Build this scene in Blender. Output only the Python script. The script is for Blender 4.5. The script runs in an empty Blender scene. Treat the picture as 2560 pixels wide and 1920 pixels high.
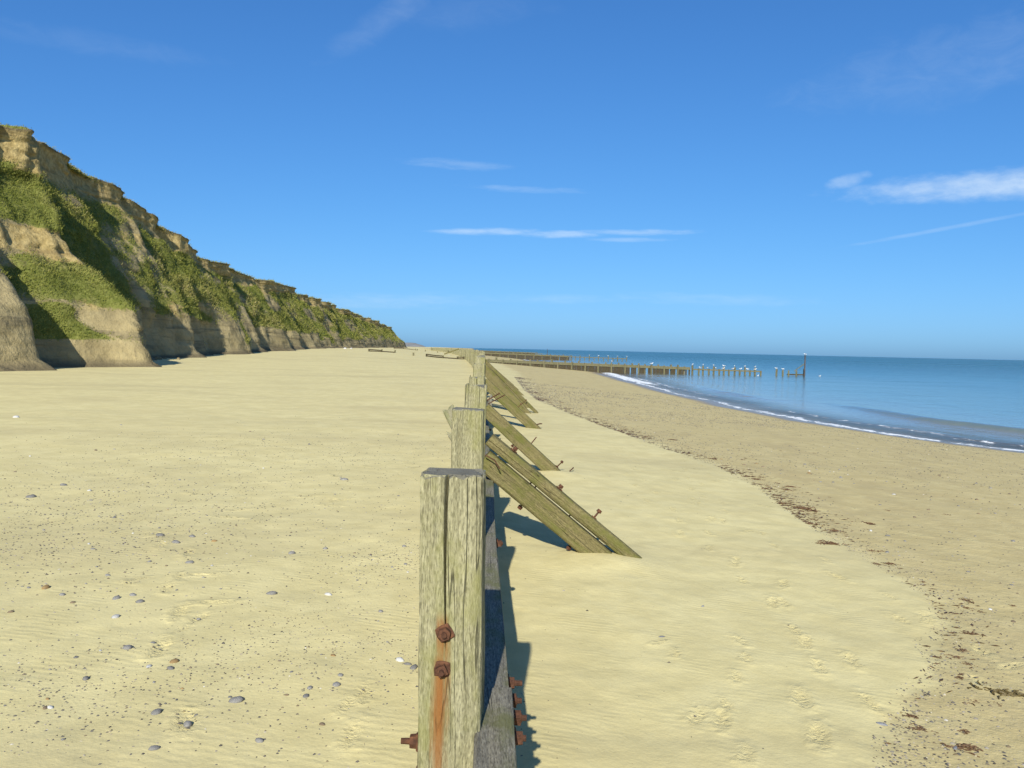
import bpy, math, random
import numpy as np
from mathutils import Vector, Matrix

# ------------------------------------------------------------------ camera
scene = bpy.context.scene
col = scene.collection
R = math.radians
EYE = 2.0                      # eye height above the sand on the sea side of the wall
SEA = -1.2                     # sea level

cam_data = bpy.data.cameras.new('camera')
cam = bpy.data.objects.new('camera', cam_data)
col.objects.link(cam)
scene.camera = cam
cam_data.sensor_fit = 'HORIZONTAL'
cam_data.sensor_width = 36.0
cam_data.lens = 36.0 * 2100.0 / 2560.0
cam_data.clip_start = 0.05
cam_data.clip_end = 120000.0
_p = math.atan(88 / 2100.0)
_roll = 0.0225
_F = Vector((0, math.cos(_p), -math.sin(_p)))
_R0 = Vector((1, 0, 0))
_U0 = _R0.cross(_F)
_Rt = math.cos(_roll) * _R0 + math.sin(_roll) * _U0
_Up = -math.sin(_roll) * _R0 + math.cos(_roll) * _U0
cam.matrix_world = Matrix(((_Rt.x, _Up.x, -_F.x, 0), (_Rt.y, _Up.y, -_F.y, 0),
                           (_Rt.z, _Up.z, -_F.z, EYE), (0, 0, 0, 1)))

# ------------------------------------------------------------------ sun + exposure
SUN_TO = Vector((0.16, 1.75, -1.0)).normalized()     # direction the sunlight travels
sun_d = bpy.data.lights.new('sun', 'SUN')
sun_d.energy = 3.9
sun_d.angle = R(0.55)
sun_d.color = (1.0, 0.955, 0.85)
sun = bpy.data.objects.new('sun', sun_d)
col.objects.link(sun)
sun.rotation_euler = SUN_TO.to_track_quat('-Z', 'Y').to_euler()
sun.location = (-5, -50, 40)
SUN_EL = math.asin(-SUN_TO.z)
SUN_AZ = math.atan2(-SUN_TO.x, -SUN_TO.y)

vs = scene.view_settings
vs.view_transform = 'Standard'
vs.look = 'None'
vs.exposure = 0.78
vs.gamma = 1.0
vs.use_curve_mapping = False

# ------------------------------------------------------------------ node helper
class NT:
    """small helper around a node tree"""
    def __init__(self, tree):
        self.t = tree
        tree.nodes.clear()
    def n(self, kind, **kw):
        nd = self.t.nodes.new(kind)
        ins = kw.pop('ins', {})
        for k, v in kw.items():
            setattr(nd, k, v)
        for k, v in ins.items():
            self.put(nd, k, v)
        return nd
    def put(self, nd, key, v):
        s = nd.inputs[key]
        if isinstance(v, bpy.types.NodeSocket):
            self.t.links.new(v, s)
        elif isinstance(v, bpy.types.Node):
            self.t.links.new(v.outputs[0], s)
        else:
            if s.type == 'RGBA' and len(v) == 3:
                v = (*v, 1)
            s.default_value = v
    def math(self, op, a, b=0.0, c=None, clamp=False):
        ins = {0: a, 1: b}
        if c is not None:
            ins[2] = c
        return self.n('ShaderNodeMath', operation=op, use_clamp=clamp, ins=ins).outputs[0]
    def mix(self, f, a, b, blend='MIX'):
        nd = self.n('ShaderNodeMix', data_type='RGBA', blend_type=blend, clamp_factor=True)
        self.put(nd, 0, f); self.put(nd, 6, a); self.put(nd, 7, b)
        return nd.outputs[2]
    def ramp(self, f, stops):
        nd = self.n('ShaderNodeValToRGB', ins={0: f})
        e = nd.color_ramp.elements
        while len(e) < len(stops):
            e.new(0.5)
        for el, (p, c) in zip(e, stops):
            el.position = p
            el.color = (c, c, c, 1) if isinstance(c, (int, float)) else (*c, 1)
        return nd.outputs[0]
    def step(self, f, lo, hi):
        nd = self.n('ShaderNodeMapRange', interpolation_type='SMOOTHSTEP', clamp=True,
                    ins={0: f, 1: lo, 2: hi, 3: 0.0, 4: 1.0})
        return nd.outputs[0]
    def noise(self, vec, scale, detail=4.0, rough=0.55, dist=0.0):
        nd = self.n('ShaderNodeTexNoise', ins={'Scale': scale, 'Detail': detail, 'Roughness': rough, 'Distortion': dist})
        if vec is not None:
            self.put(nd, 'Vector', vec)
        return nd.outputs[0]
    def mapping(self, vec, scale=(1, 1, 1), rot=(0, 0, 0), loc=(0, 0, 0)):
        return self.n('ShaderNodeMapping', ins={'Vector': vec, 'Scale': scale, 'Rotation': rot, 'Location': loc}).outputs[0]
    def attr(self, name):
        return self.n('ShaderNodeAttribute', attribute_name=name).outputs['Fac']

# ------------------------------------------------------------------ world: clear sky with thin clouds
world = bpy.data.worlds.new('World')
scene.world = world
world.use_nodes = True
w = NT(world.node_tree)
sky = w.n('ShaderNodeTexSky', sky_type='NISHITA')
sky.sun_disc = False
sky.sun_elevation = SUN_EL
sky.sun_rotation = SUN_AZ
sky.altitude = 0
sky.air_density = 0.6
sky.dust_density = 0.95
sky.ozone_density = 6.0
tc = w.n('ShaderNodeTexCoord')
sx = w.n('ShaderNodeSeparateXYZ', ins={0: tc.outputs['Generated']})
az = w.math('ARCTAN2', sx.outputs[0], sx.outputs[1])
el = w.math('ARCSINE', sx.outputs[2])
skyc = w.n('ShaderNodeHueSaturation', ins={'Hue': 0.5, 'Saturation': 1.07, 'Value': 1.0, 'Color': sky.outputs[0]}).outputs[0]
# soft shoulder for the bright band of sky near the horizon, same for every direction
_vm = lambda op, a, b: w.n('ShaderNodeVectorMath', operation=op, ins={0: a, 1: b}).outputs[0]
skyc = _vm('DIVIDE', _vm('MULTIPLY', skyc, (0.79, 1.20, 1.56)), _vm('ADD', _vm('MULTIPLY', skyc, (0.125, 0.125, 0.125)), (1.0, 1.0, 1.0)))

_cv = w.n('ShaderNodeCombineXYZ', ins={0: w.math('MULTIPLY', az, 34.0), 1: w.math('MULTIPLY', el, 190.0), 2: 3.3})
n_streak = w.math('SUBTRACT', w.noise(_cv.outputs[0], 1.0, 5.0, 0.6), 0.5)
_cp = w.n('ShaderNodeCombineXYZ', ins={0: w.math('MULTIPLY', az, 40.0), 1: w.math('MULTIPLY', el, 95.0), 2: 8.1})
n_puff = w.math('SUBTRACT', w.noise(_cp.outputs[0], 1.0, 5.0, 0.6), 0.5)
_ch = w.n('ShaderNodeCombineXYZ', ins={0: w.math('MULTIPLY', az, 20.0), 1: w.math('MULTIPLY', el, 45.0), 2: 1.7})
n_wisp = w.math('SUBTRACT', w.noise(_ch.outputs[0], 1.0, 5.0, 0.65, 0.6), 0.5)

def cloud(az0, el0, ra, re, slope, nz, amp, gain, sharp=0.6):
    """one thin bank of cloud at a direction in the sky: an ellipse broken up by noise"""
    da = w.math('SUBTRACT', az, az0)
    de = w.math('SUBTRACT', w.math('SUBTRACT', el, el0), w.math('MULTIPLY', da, slope))
    u = w.math('DIVIDE', da, ra)
    v = w.math('DIVIDE', de, re)
    r2 = w.math('ADD', w.math('MULTIPLY', u, u), w.math('MULTIPLY', v, v))
    d = w.math('ADD', w.math('SUBTRACT', 1.0, r2), w.math('MULTIPLY', nz, amp))
    return w.math('MULTIPLY', w.step(d, 0.0, sharp), gain)

clouds = [
    cloud(0.530, 0.1770, 0.190, 0.0185, 0.0, n_puff, 1.2, 0.80, 1.8),        # long bank at the right
    cloud(0.372, 0.1900, 0.026, 0.0090, 0.2, n_puff, 1.6, 0.25, 1.2),
    cloud(-0.030, 0.1368, 0.080, 0.0052, 0.02, n_streak, 1.5, 0.56, 1.7),    # flat streaks over the sea
    cloud(0.052, 0.1355, 0.060, 0.0055, 0.0, n_streak, 1.4, 0.54, 1.7),
    cloud(0.145, 0.1388, 0.085, 0.0044, 0.0, n_streak, 1.8, 0.34, 1.5),
    cloud(0.135, 0.1300, 0.060, 0.0032, 0.0, n_streak, 1.8, 0.24, 1.5),
    cloud(-0.075, 0.2120, 0.075, 0.0070, -0.03, n_streak, 2.2, 0.16, 1.7),
    cloud(0.010, 0.1860, 0.085, 0.0050, -0.02, n_streak, 2.2, 0.17, 1.7),
    cloud(0.470, 0.1360, 0.120, 0.0030, 0.16, n_streak, 1.2, 0.20, 1.7),     # thin trail at the right
    cloud(-0.150, 0.3650, 0.095, 0.0230, 0.62, n_wisp, 1.6, 0.16, 2.4),      # faint high wisp
    cloud(-0.060, 0.3750, 0.120, 0.0250, 0.10, n_wisp, 2.0, 0.07, 2.4),
    cloud(-0.150, 0.0520, 0.160, 0.0120, 0.05, n_streak, 2.0, 0.16, 1.8),    # low haze banks
    cloud(0.230, 0.0620, 0.140, 0.0090, -0.02, n_streak, 2.0, 0.14, 1.8),
    cloud(0.050, 0.0600, 0.090, 0.0070, 0.0, n_streak, 2.0, 0.14, 1.8),
    cloud(0.480, 0.3000, 0.200, 0.0450, 0.1, n_wisp, 2.2, 0.12, 2.2),
    cloud(-0.480, 0.3000, 0.160, 0.0150, 0.0, n_wisp, 2.2, 0.07, 2.2),
]
tot = clouds[0]
for c in clouds[1:]:
    tot = w.math('MAXIMUM', tot, c)
skyc = w.mix(tot, skyc, (4.9, 5.7, 6.4))
bg = w.n('ShaderNodeBackground', ins={'Color': skyc, 'Strength': 0.096})
wo = w.n('ShaderNodeOutputWorld', ins={'Surface': bg})
world.cycles.sampling_method = 'MANUAL'
world.cycles.sample_map_resolution = 256

# ------------------------------------------------------------------ numpy noise
def _hash(ix, iy, seed):
    h = (ix.astype(np.int64) * 374761393 + iy.astype(np.int64) * 668265263 + seed * 1442695041) & 0x7fffffff
    h = ((h ^ (h >> 13)) * 1274126177) & 0x7fffffff
    return ((h ^ (h >> 16)) & 0xffff) / 65535.0

def vnoise(x, y, seed=0):
    x = np.asarray(x, float); y = np.asarray(y, float)
    ix = np.floor(x); iy = np.floor(y)
    fx = x - ix; fy = y - iy
    ux = fx * fx * fx * (fx * (fx * 6 - 15) + 10)
    uy = fy * fy * fy * (fy * (fy * 6 - 15) + 10)
    a = _hash(ix, iy, seed); b = _hash(ix + 1, iy, seed)
    c = _hash(ix, iy + 1, seed); d = _hash(ix + 1, iy + 1, seed)
    return (a + (b - a) * ux + (c - a) * uy + (a - b - c + d) * ux * uy) * 2 - 1

def fbm(x, y, octv=4, seed=0, gain=0.5, lac=2.03):
    s = 0; a = 1.0; t = 0
    for o in range(octv):
        s = s + a * vnoise(np.asarray(x) * lac ** o + 17.3 * o, np.asarray(y) * lac ** o - 9.1 * o, seed + o)
        t += a; a *= gain
    return s / t

def sstep(x, a, b):
    t = np.clip((np.asarray(x, float) - a) / (b - a), 0, 1)
    return t * t * (3 - 2 * t)

# ------------------------------------------------------------------ object helpers
def link(name, data, mat=None, parent=None):
    o = bpy.data.objects.new(name, data)
    col.objects.link(o)
    if mat is not None and len(data.materials) == 0:
        data.materials.append(mat)
    if parent is not None:
        o.parent = parent
    return o

def tag(o, label=None, cat=None, group=None, kind=None):
    if label: o['label'] = label
    if cat: o['category'] = cat
    if group: o['group'] = group
    if kind: o['kind'] = kind
    return o

def empty(name, loc=(0, 0, 0), rz=0.0):
    o = bpy.data.objects.new(name, None)
    o.empty_display_size = 0.2
    col.objects.link(o)
    o.location = loc
    o.rotation_euler = (0, 0, rz)
    return o

def raw_mesh(name, verts, faces, smooth=False):
    """verts (n,3) array, faces (m,3) or (m,4) array or list of lists"""
    me = bpy.data.meshes.new(name)
    verts = np.asarray(verts, np.float32)
    if isinstance(faces, np.ndarray):
        m, k = faces.shape
        me.vertices.add(len(verts))
        me.vertices.foreach_set('co', verts.ravel())
        me.loops.add(m * k)
        me.loops.foreach_set('vertex_index', faces.astype(np.int32).ravel())
        me.polygons.add(m)
        me.polygons.foreach_set('loop_start', np.arange(0, m * k, k, dtype=np.int32))
        me.update(calc_edges=True)
        me.validate()
    else:
        me.from_pydata(verts.tolist(), [], faces)
        me.update()
    if smooth:
        me.polygons.foreach_set('use_smooth', np.ones(len(me.polygons), bool))
    return me

def point_attr(me, name, vals):
    a = me.attributes.new(name, 'FLOAT', 'POINT')
    a.data.foreach_set('value', np.asarray(vals, np.float32).ravel())

def grid_faces(nr, nc):
    i = np.arange(nr - 1)[:, None] * nc + np.arange(nc - 1)[None, :]
    i = i.ravel()
    return np.stack([i, i + 1, i + nc + 1, i + nc], 1)

class MB:
    """collects simple solids into one mesh"""
    def __init__(self):
        self.v = []; self.f = []
    def add(self, v, f):
        b = len(self.v)
        self.v += [tuple(p) for p in v]
        self.f += [[i + b for i in q] for q in f]
    def box(self, c, s, rot=None):
        x, y, z = (k / 2 for k in s)
        v = [Vector(p) for p in ((-x, -y, -z), (x, -y, -z), (x, y, -z), (-x, y, -z), (-x, -y, z), (x, -y, z), (x, y, z), (-x, y, z))]
        if rot is not None:
            v = [rot @ p for p in v]
        c = Vector(c)
        self.add([p + c for p in v], [(0, 3, 2, 1), (4, 5, 6, 7), (0, 1, 5, 4), (1, 2, 6, 5), (2, 3, 7, 6), (3, 0, 4, 7)])
    def cyl(self, a, b, r, n=8, r2=None):
        a = Vector(a); b = Vector(b)
        q = (b - a).to_track_quat('Z', 'Y')
        r2 = r if r2 is None else r2
        v = []
        for (p, rr) in ((a, r), (b, r2)):
            for k in range(n):
                t = 2 * math.pi * k / n
                v.append(p + q @ Vector((rr * math.cos(t), rr * math.sin(t), 0)))
        f = [(k, (k + 1) % n, n + (k + 1) % n, n + k) for k in range(n)]
        f += [tuple(range(n - 1, -1, -1)), tuple(range(n, 2 * n))]
        self.add(v, f)
    def mesh(self, name, smooth=False):
        return raw_mesh(name, np.array(self.v), [list(q) for q in self.f], smooth)
    def build(self, name, mat, parent=None, smooth=False):
        return link(name, self.mesh(name, smooth), mat, parent)

# ------------------------------------------------------------------ materials
def new_mat(name):
    m = bpy.data.materials.new(name)
    m.use_nodes = True
    return m, NT(m.node_tree)

def finish(nt, shader, disp=None):
    nt.n('ShaderNodeOutputMaterial', ins={'Surface': shader})

def principled(nt, color, rough=0.8, spec=0.3, normal=None, **kw):
    ins = {'Base Color': color, 'Roughness': rough, 'Specular IOR Level': spec}
    ins.update(kw)
    b = nt.n('ShaderNodeBsdfPrincipled', ins=ins)
    if normal is not None:
        nt.put(b, 'Normal', normal)
    return b.outputs[0]

def bump(nt, h, strength=0.5, dist=0.01, normal=None):
    nd = nt.n('ShaderNodeBump', ins={'Height': h, 'Strength': strength, 'Distance': dist})
    if normal is not None:
        nt.put(nd, 'Normal', normal)
    return nd.outputs[0]

def mat_sand():
    m, t = new_mat('sand')
    P = t.n('ShaderNodeNewGeometry').outputs['Position']
    coarse = t.attr('coarse'); wet = t.attr('wet'); grit = t.attr('grit'); churn = t.attr('churn')
    big = t.noise(P, 0.35, 3, 0.6)
    mid = t.noise(P, 2.6, 4, 0.6)
    fine = t.noise(P, 55.0, 2, 0.7)
    c = t.mix(t.step(mid, 0.34, 0.66), (0.595, 0.514, 0.248), (0.670, 0.584, 0.292))
    c = t.mix(t.math('MULTIPLY', t.step(big, 0.42, 0.66), 0.40), c, (0.530, 0.452, 0.224))
    band = t.noise(t.mapping(P, scale=(0.10, 0.42, 1), rot=(0, 0, R(8))), 1.0, 4, 0.6)
    c = t.mix(t.math('MULTIPLY', t.step(band, 0.50, 0.66), 0.38), c, (0.440, 0.372, 0.190))
    c2 = t.mix(t.step(mid, 0.30, 0.72), (0.462, 0.376, 0.172), (0.545, 0.450, 0.215))
    drift = t.noise(t.mapping(P, scale=(1.3, 0.45, 1), rot=(0, 0, R(-6))), 1.0, 4, 0.65)
    c2 = t.mix(t.math('MULTIPLY', t.step(drift, 0.46, 0.66), 0.55), c2, (0.415, 0.332, 0.160))
    c = t.mix(coarse, c, c2)
    # dark and pale grains
    sp = t.noise(P, 95.0, 2, 0.5)
    c = t.mix(t.math('MULTIPLY', t.step(sp, 0.63, 0.74), t.math('MULTIPLY_ADD', grit, 0.55, 0.10)), c, (0.20, 0.155, 0.10))
    sp2 = t.noise(t.mapping(P, loc=(5.3, 1.1, 2.0)), 80.0, 2, 0.5)
    c = t.mix(t.math('MULTIPLY', t.step(sp2, 0.64, 0.72), t.math('MULTIPLY_ADD', grit, 0.35, 0.05)), c, (0.66, 0.60, 0.47))
    c = t.mix(t.math('MULTIPLY', t.step(fine, 0.35, 0.75), 0.18), c, (0.45, 0.38, 0.175))
    crumb = t.noise(P, 34.0, 3, 0.65)
    c = t.mix(t.math('MULTIPLY', churn, t.math('MULTIPLY', t.step(crumb, 0.35, 0.65), 0.38)), c, (0.60, 0.50, 0.215))
    c = t.mix(wet, c, (0.260, 0.205, 0.125))
    # wind ripples: fine crests, broken into patches
    wv = t.noise(t.mapping(P, scale=(1.1, 1.1, 1)), 1.7, 3, 0.5)
    rp = t.n('ShaderNodeTexWave', wave_type='BANDS', bands_direction='Y',
             ins={'Vector': t.mapping(P, rot=(0, 0, R(14))), 'Scale': 5.4, 'Distortion': 3.2, 'Detail': 1.0, 'Detail Scale': 1.3, 'Detail Roughness': 0.55})
    ripple = t.math('MULTIPLY', rp.outputs['Fac'], t.step(wv, 0.46, 0.66))
    dry = t.math('SUBTRACT', 1.0, t.math('MAXIMUM', wet, t.math('MULTIPLY', coarse, 0.75)))
    ripple = t.math('MULTIPLY', ripple, dry)
    lumps = t.noise(P, 9.0, 3, 0.6)
    h = t.math('MULTIPLY', ripple, 0.0012)
    h = t.math('ADD', h, t.math('MULTIPLY', lumps, t.math('MULTIPLY_ADD', coarse, 0.008, 0.0065)))
    h = t.math('ADD', h, t.math('MULTIPLY', fine, t.math('MULTIPLY_ADD', grit, 0.0026, 0.0016)))
    h = t.math('ADD', h, t.math('MULTIPLY', t.math('MULTIPLY', crumb, churn), 0.016))
    h = t.math('MULTIPLY', h, t.math('MULTIPLY_ADD', wet, -0.85, 1.0))
    nm = bump(t, h, 0.9, 1.0)
    rough = t.math('MULTIPLY_ADD', wet, -0.62, 0.92)
    finish(t, principled(t, c, rough, 0.25, nm))
    return m

def wood(name, a, b, green, g_amt, crack=0.5, top=None, stain=None, dark_base=None):
    """weathered timber; the grain runs along local Z"""
    m, t = new_mat(name)
    tcn = t.n('ShaderNodeTexCoord').outputs['Object']
    rnd = t.n('ShaderNodeObjectInfo').outputs['Random']
    off = t.n('ShaderNodeCombineXYZ', ins={0: t.math('MULTIPLY', rnd, 37.0), 1: t.math('MULTIPLY', rnd, 91.0), 2: t.math('MULTIPLY', rnd, 13.0)})
    P = t.n('ShaderNodeVectorMath', operation='ADD', ins={0: tcn, 1: off.outputs[0]}).outputs[0]
    g1 = t.noise(t.mapping(P, scale=(70, 70, 3.0)), 1.0, 5, 0.7, 0.5)
    g2 = t.noise(t.mapping(P, scale=(200, 200, 38)), 1.0, 3, 0.6)
    blot = t.noise(P, 5.5, 5, 0.65)
    blot2 = t.noise(t.mapping(P, scale=(9, 9, 2.2), loc=(4, 2, 7)), 1.0, 4, 0.6)
    c = t.mix(t.step(g1, 0.30, 0.70), a, b)
    c = t.mix(t.math('MULTIPLY', t.step(g2, 0.48, 0.66), 0.75), c, tuple(k * 0.55 for k in a))
    c = t.mix(t.math('MULTIPLY', t.math('SUBTRACT', 1.0, t.step(g2, 0.30, 0.46)), 0.60), c, tuple(min(1, k * 1.38) for k in b))
    c = t.mix(t.math('MULTIPLY', t.step(t.math('MULTIPLY_ADD', blot2, 0.5, t.math('MULTIPLY', blot, 0.5)), 0.44, 0.62), g_amt), c, green)
    # drying cracks
    cr = t.noise(t.mapping(P, scale=(24, 24, 0.7), loc=(1.7, 8.3, 3.1)), 1.0, 2, 0.5, 0.3)
    line = t.math('SUBTRACT', 1.0, t.step(t.math('ABSOLUTE', t.math('SUBTRACT', cr, 0.5)), 0.0, 0.016))
    gate = t.step(t.noise(t.mapping(P, scale=(7, 7, 1.5), loc=(3, 3, 9)), 1.0, 2, 0.5), 0.50, 0.60)
    line = t.math('MULTIPLY', line, t.math('MULTIPLY', gate, crack))
    c = t.mix(line, c, tuple(k * 0.28 for k in a))
    if top is not None:
        nz = t.n('ShaderNodeSeparateXYZ', ins={0: t.n('ShaderNodeNewGeometry').outputs['Normal']}).outputs[2]
        c = t.mix(t.math('MULTIPLY', t.step(nz, 0.55, 0.9), 0.85), c, t.mix(t.step(blot, 0.35, 0.65), top, tuple(k * 1.5 for k in top)))
    if stain is not None:
        # iron stain: a streak running down from each bolt
        s = t.n('ShaderNodeSeparateXYZ', ins={0: tcn})
        wob = t.math('MULTIPLY', t.math('SUBTRACT', t.noise(t.mapping(tcn, scale=(40, 40, 3)), 1.0, 3, 0.6), 0.5), 0.060)
        tot = None
        for (x0, z0, half, length) in stain:
            dx = t.math('ABSOLUTE', t.math('ADD', t.math('SUBTRACT', s.outputs[0], x0), wob))
            dz = t.math('SUBTRACT', z0, s.outputs[2])
            side = t.math('SUBTRACT', 1.0, t.step(dx, half * 0.25, half * 1.5))
            dn = t.math('MULTIPLY', t.step(dz, -0.060, 0.02), t.math('SUBTRACT', 1.0, t.math('MULTIPLY', t.step(dz, length * 0.1, length), 0.8)))
            k = t.math('MULTIPLY', side, dn)
            tot = k if tot is None else t.math('MAXIMUM', tot, k)
        front = t.step(t.math('MULTIPLY', s.outputs[1], -1.0), 0.06, 0.09)
        streak = t.step(t.noise(t.mapping(tcn, scale=(70, 70, 2.5), loc=(2, 1, 4)), 1.0, 4, 0.6), 0.25, 0.55)
        tot = t.math('MULTIPLY', t.math('MULTIPLY', tot, front), t.math('MULTIPLY_ADD', streak, 0.5, 0.5))
        c = t.mix(tot, c, t.mix(streak, (0.120, 0.050, 0.016), (0.215, 0.092, 0.026)))
    h = t.math('ADD', t.math('MULTIPLY', g1, 0.005), t.math('MULTIPLY', g2, 0.0032))
    h = t.math('SUBTRACT', h, t.math('MULTIPLY', line, 0.006))
    nm = bump(t, h, 0.9, 1.0)
    finish(t, principled(t, c, 0.88, 0.2, nm))
    return m

def mat_rust():
    m, t = new_mat('rusty_iron')
    P = t.n('ShaderNodeTexCoord').outputs['Object']
    a = t.noise(P, 28.0, 5, 0.65)
    b = t.noise(P, 90.0, 3, 0.6)
    c = t.ramp(a, [(0.28, (0.034, 0.018, 0.012)), (0.5, (0.088, 0.040, 0.023)), (0.72, (0.165, 0.074, 0.036))])
    c = t.mix(t.math('MULTIPLY', t.step(b, 0.5, 0.75), 0.4), c, (0.08, 0.035, 0.025))
    nm = bump(t, t.math('ADD', t.math('MULTIPLY', a, 0.006), t.math('MULTIPLY', b, 0.003)), 1.0, 1.0)
    finish(t, principled(t, c, 0.9, 0.2, nm))
    return m

def mat_cliff():
    m, t = new_mat('cliff_earth')
    P = t.n('ShaderNodeNewGeometry').outputs['Position']
    grass = t.attr('grass'); ochre = t.attr('ochre'); dark = t.attr('dark')
    n1 = t.noise(P, 0.55, 6, 0.62)
    n2 = t.noise(P, 2.6, 6, 0.65)
    strata = t.noise(t.mapping(P, scale=(0.10, 0.10, 1.7)), 1.0, 5, 0.6, 0.4)
    runs = t.noise(t.mapping(P, scale=(1.6, 1.6, 0.22)), 1.0, 5, 0.65, 0.5)
    clay = t.mix(t.step(n1, 0.32, 0.68), (0.235, 0.190, 0.096), (0.375, 0.305, 0.158))
    clay = t.mix(t.math('MULTIPLY', t.step(strata, 0.52, 0.66), 0.55), clay, (0.110, 0.094, 0.060))
    clay = t.mix(t.math('MULTIPLY', t.step(n2, 0.55, 0.75), 0.45), clay, (0.115, 0.096, 0.055))
    sandc = t.mix(t.step(n2, 0.35, 0.70), (0.300, 0.222, 0.088), (0.480, 0.370, 0.165))
    sandc = t.mix(t.math('MULTIPLY', t.step(strata, 0.55, 0.68), 0.5), sandc, (0.175, 0.125, 0.055))
    c = t.mix(t.step(t.math('ADD', ochre, t.math('MULTIPLY', t.math('SUBTRACT', n1, 0.5), 0.7)), 0.40, 0.62), clay, sandc)
    c = t.mix(t.math('MULTIPLY', t.step(runs, 0.56, 0.72), 0.35), c, (0.105, 0.085, 0.050))
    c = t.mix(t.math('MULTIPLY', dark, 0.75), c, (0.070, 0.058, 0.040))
    gcol = t.mix(t.step(n2, 0.30, 0.70), (0.105, 0.122, 0.024), (0.200, 0.205, 0.055))
    gcol = t.mix(t.math('MULTIPLY', t.step(n1, 0.48, 0.68), 0.5), gcol, (0.245, 0.215, 0.085))
    gm = t.step(t.math('ADD', grass, t.math('MULTIPLY', t.math('SUBTRACT', n2, 0.5), 0.7)), 0.42, 0.60)
    c = t.mix(gm, c, gcol)
    h = t.math('ADD', t.math('MULTIPLY', n1, 0.35), t.math('MULTIPLY', n2, 0.11))
    h = t.math('ADD', h, t.math('MULTIPLY', strata, 0.10))
    h = t.math('ADD', h, t.math('MULTIPLY', runs, 0.05))
    h = t.math('ADD', h, t.math('MULTIPLY', t.noise(P, 9.0, 3, 0.6), 0.025))
    nm = bump(t, h, 0.85, 1.0)
    finish(t, principled(t, c, 0.95, 0.1, nm))
    return m

def mat_grass():
    m, t = new_mat('cliff_grass')
    tint = t.attr('tint')
    P = t.n('ShaderNodeNewGeometry').outputs['Position']
    n = t.noise(P, 0.35, 3, 0.6)
    c = t.ramp(tint, [(0.0, (0.150, 0.178, 0.028)), (0.40, (0.262, 0.274, 0.054)), (0.75, (0.380, 0.350, 0.108)), (1.0, (0.50, 0.42, 0.20))])
    c = t.mix(t.math('MULTIPLY', t.step(n, 0.4, 0.7), 0.4), c, (0.22, 0.22, 0.07))
    d = principled(t, c, 0.75, 0.15)
    tr = t.n('ShaderNodeBsdfTranslucent', ins={'Color': c}).outputs[0]
    finish(t, t.n('ShaderNodeMixShader', ins={0: 0.40, 1: d, 2: tr}).outputs[0])
    return m

def mat_sea():
    m, t = new_mat('sea_water')
    P = t.n('ShaderNodeNewGeometry').outputs['Position']
    depth = t.attr('depth'); foam = t.attr('foam'); far = t.attr('far')
    c = t.ramp(t.step(depth, 0.0, 3.0), [(0.0, (0.27, 0.24, 0.165)), (0.10, (0.155, 0.195, 0.165)), (0.32, (0.085, 0.155, 0.138)), (1.0, (0.028, 0.112, 0.126))])
    patch = t.noise(t.mapping(P, scale=(0.010, 0.030, 1)), 1.0, 4, 0.6)
    c = t.mix(t.math('MULTIPLY', t.step(patch, 0.45, 0.7), 0.5), c, (0.022, 0.095, 0.120))
    w1 = t.noise(t.mapping(P, scale=(0.55, 0.30, 1), rot=(0, 0, R(-12))), 1.0, 5, 0.6, 0.3)
    w2 = t.noise(t.mapping(P, scale=(2.4, 1.3, 1), rot=(0, 0, R(10))), 1.0, 4, 0.6)
    w3 = t.noise(t.mapping(P, scale=(0.045, 0.10, 1)), 1.0, 4, 0.6)
    h = t.math('MULTIPLY', w1, 0.16)
    h = t.math('ADD', h, t.math('MULTIPLY', w2, 0.050))
    h = t.math('ADD', h, t.math('MULTIPLY', t.math('MULTIPLY', w3, far), 1.2))
    h = t.math('MULTIPLY', h, t.math('MULTIPLY_ADD', far, 1.15, 0.50))
    nm = bump(t, h, 1.0, 1.0)
    rough = t.math('MULTIPLY_ADD', far, 0.22, 0.06)
    b = principled(t, c, rough, 0.5, nm, IOR=1.33)
    fn = t.noise(t.mapping(P, scale=(2.2, 1.1, 1)), 1.0, 6, 0.7, 0.5)
    fm = t.step(t.math('ADD', foam, t.math('MULTIPLY', t.math('SUBTRACT', fn, 0.5), 1.7)), 0.50, 0.80)
    fs = principled(t, (0.80, 0.82, 0.82), 0.7, 0.2)
    b = t.n('ShaderNodeMixShader', ins={0: fm, 1: b, 2: fs}).outputs[0]
    # the last centimetres of water over the sand are clear
    tr = t.n('ShaderNodeBsdfTransparent').outputs[0]
    al = t.math('MAXIMUM', t.step(depth, -0.02, 0.38), fm)
    al = t.math('MULTIPLY_ADD', al, 0.80, 0.20)
    b = t.n('ShaderNodeMixShader', ins={0: al, 1: tr, 2: b}).outputs[0]
    finish(t, b)
    return m

def mat_simple(name, a, b, scale=20.0, rough=0.8, spec=0.3, bmp=0.003):
    m, t = new_mat(name)
    P = t.n('ShaderNodeTexCoord').outputs['Object']
    rnd = t.n('ShaderNodeObjectInfo').outputs['Random']
    n = t.noise(P, scale, 4, 0.6)
    c = t.mix(t.step(n, 0.35, 0.68), a, b)
    v = t.n('ShaderNodeHueSaturation', ins={'Value': t.math('MULTIPLY_ADD', rnd, 0.4, 0.8), 'Color': c}).outputs[0]
    finish(t, principled(t, v, rough, spec, bump(t, n, 0.6, bmp)))
    return m

def mat_gravel():
    m, t = new_mat('gravel')
    tint = t.attr('tint')
    c = t.ramp(tint, [(0.0, (0.065, 0.055, 0.042)), (0.30, (0.140, 0.132, 0.118)), (0.52, (0.20, 0.155, 0.09)), (0.70, (0.32, 0.29, 0.24)), (0.88, (0.42, 0.34, 0.2)), (1.0, (0.72, 0.70, 0.65))])
    finish(t, principled(t, c, 0.85, 0.12))
    return m

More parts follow.
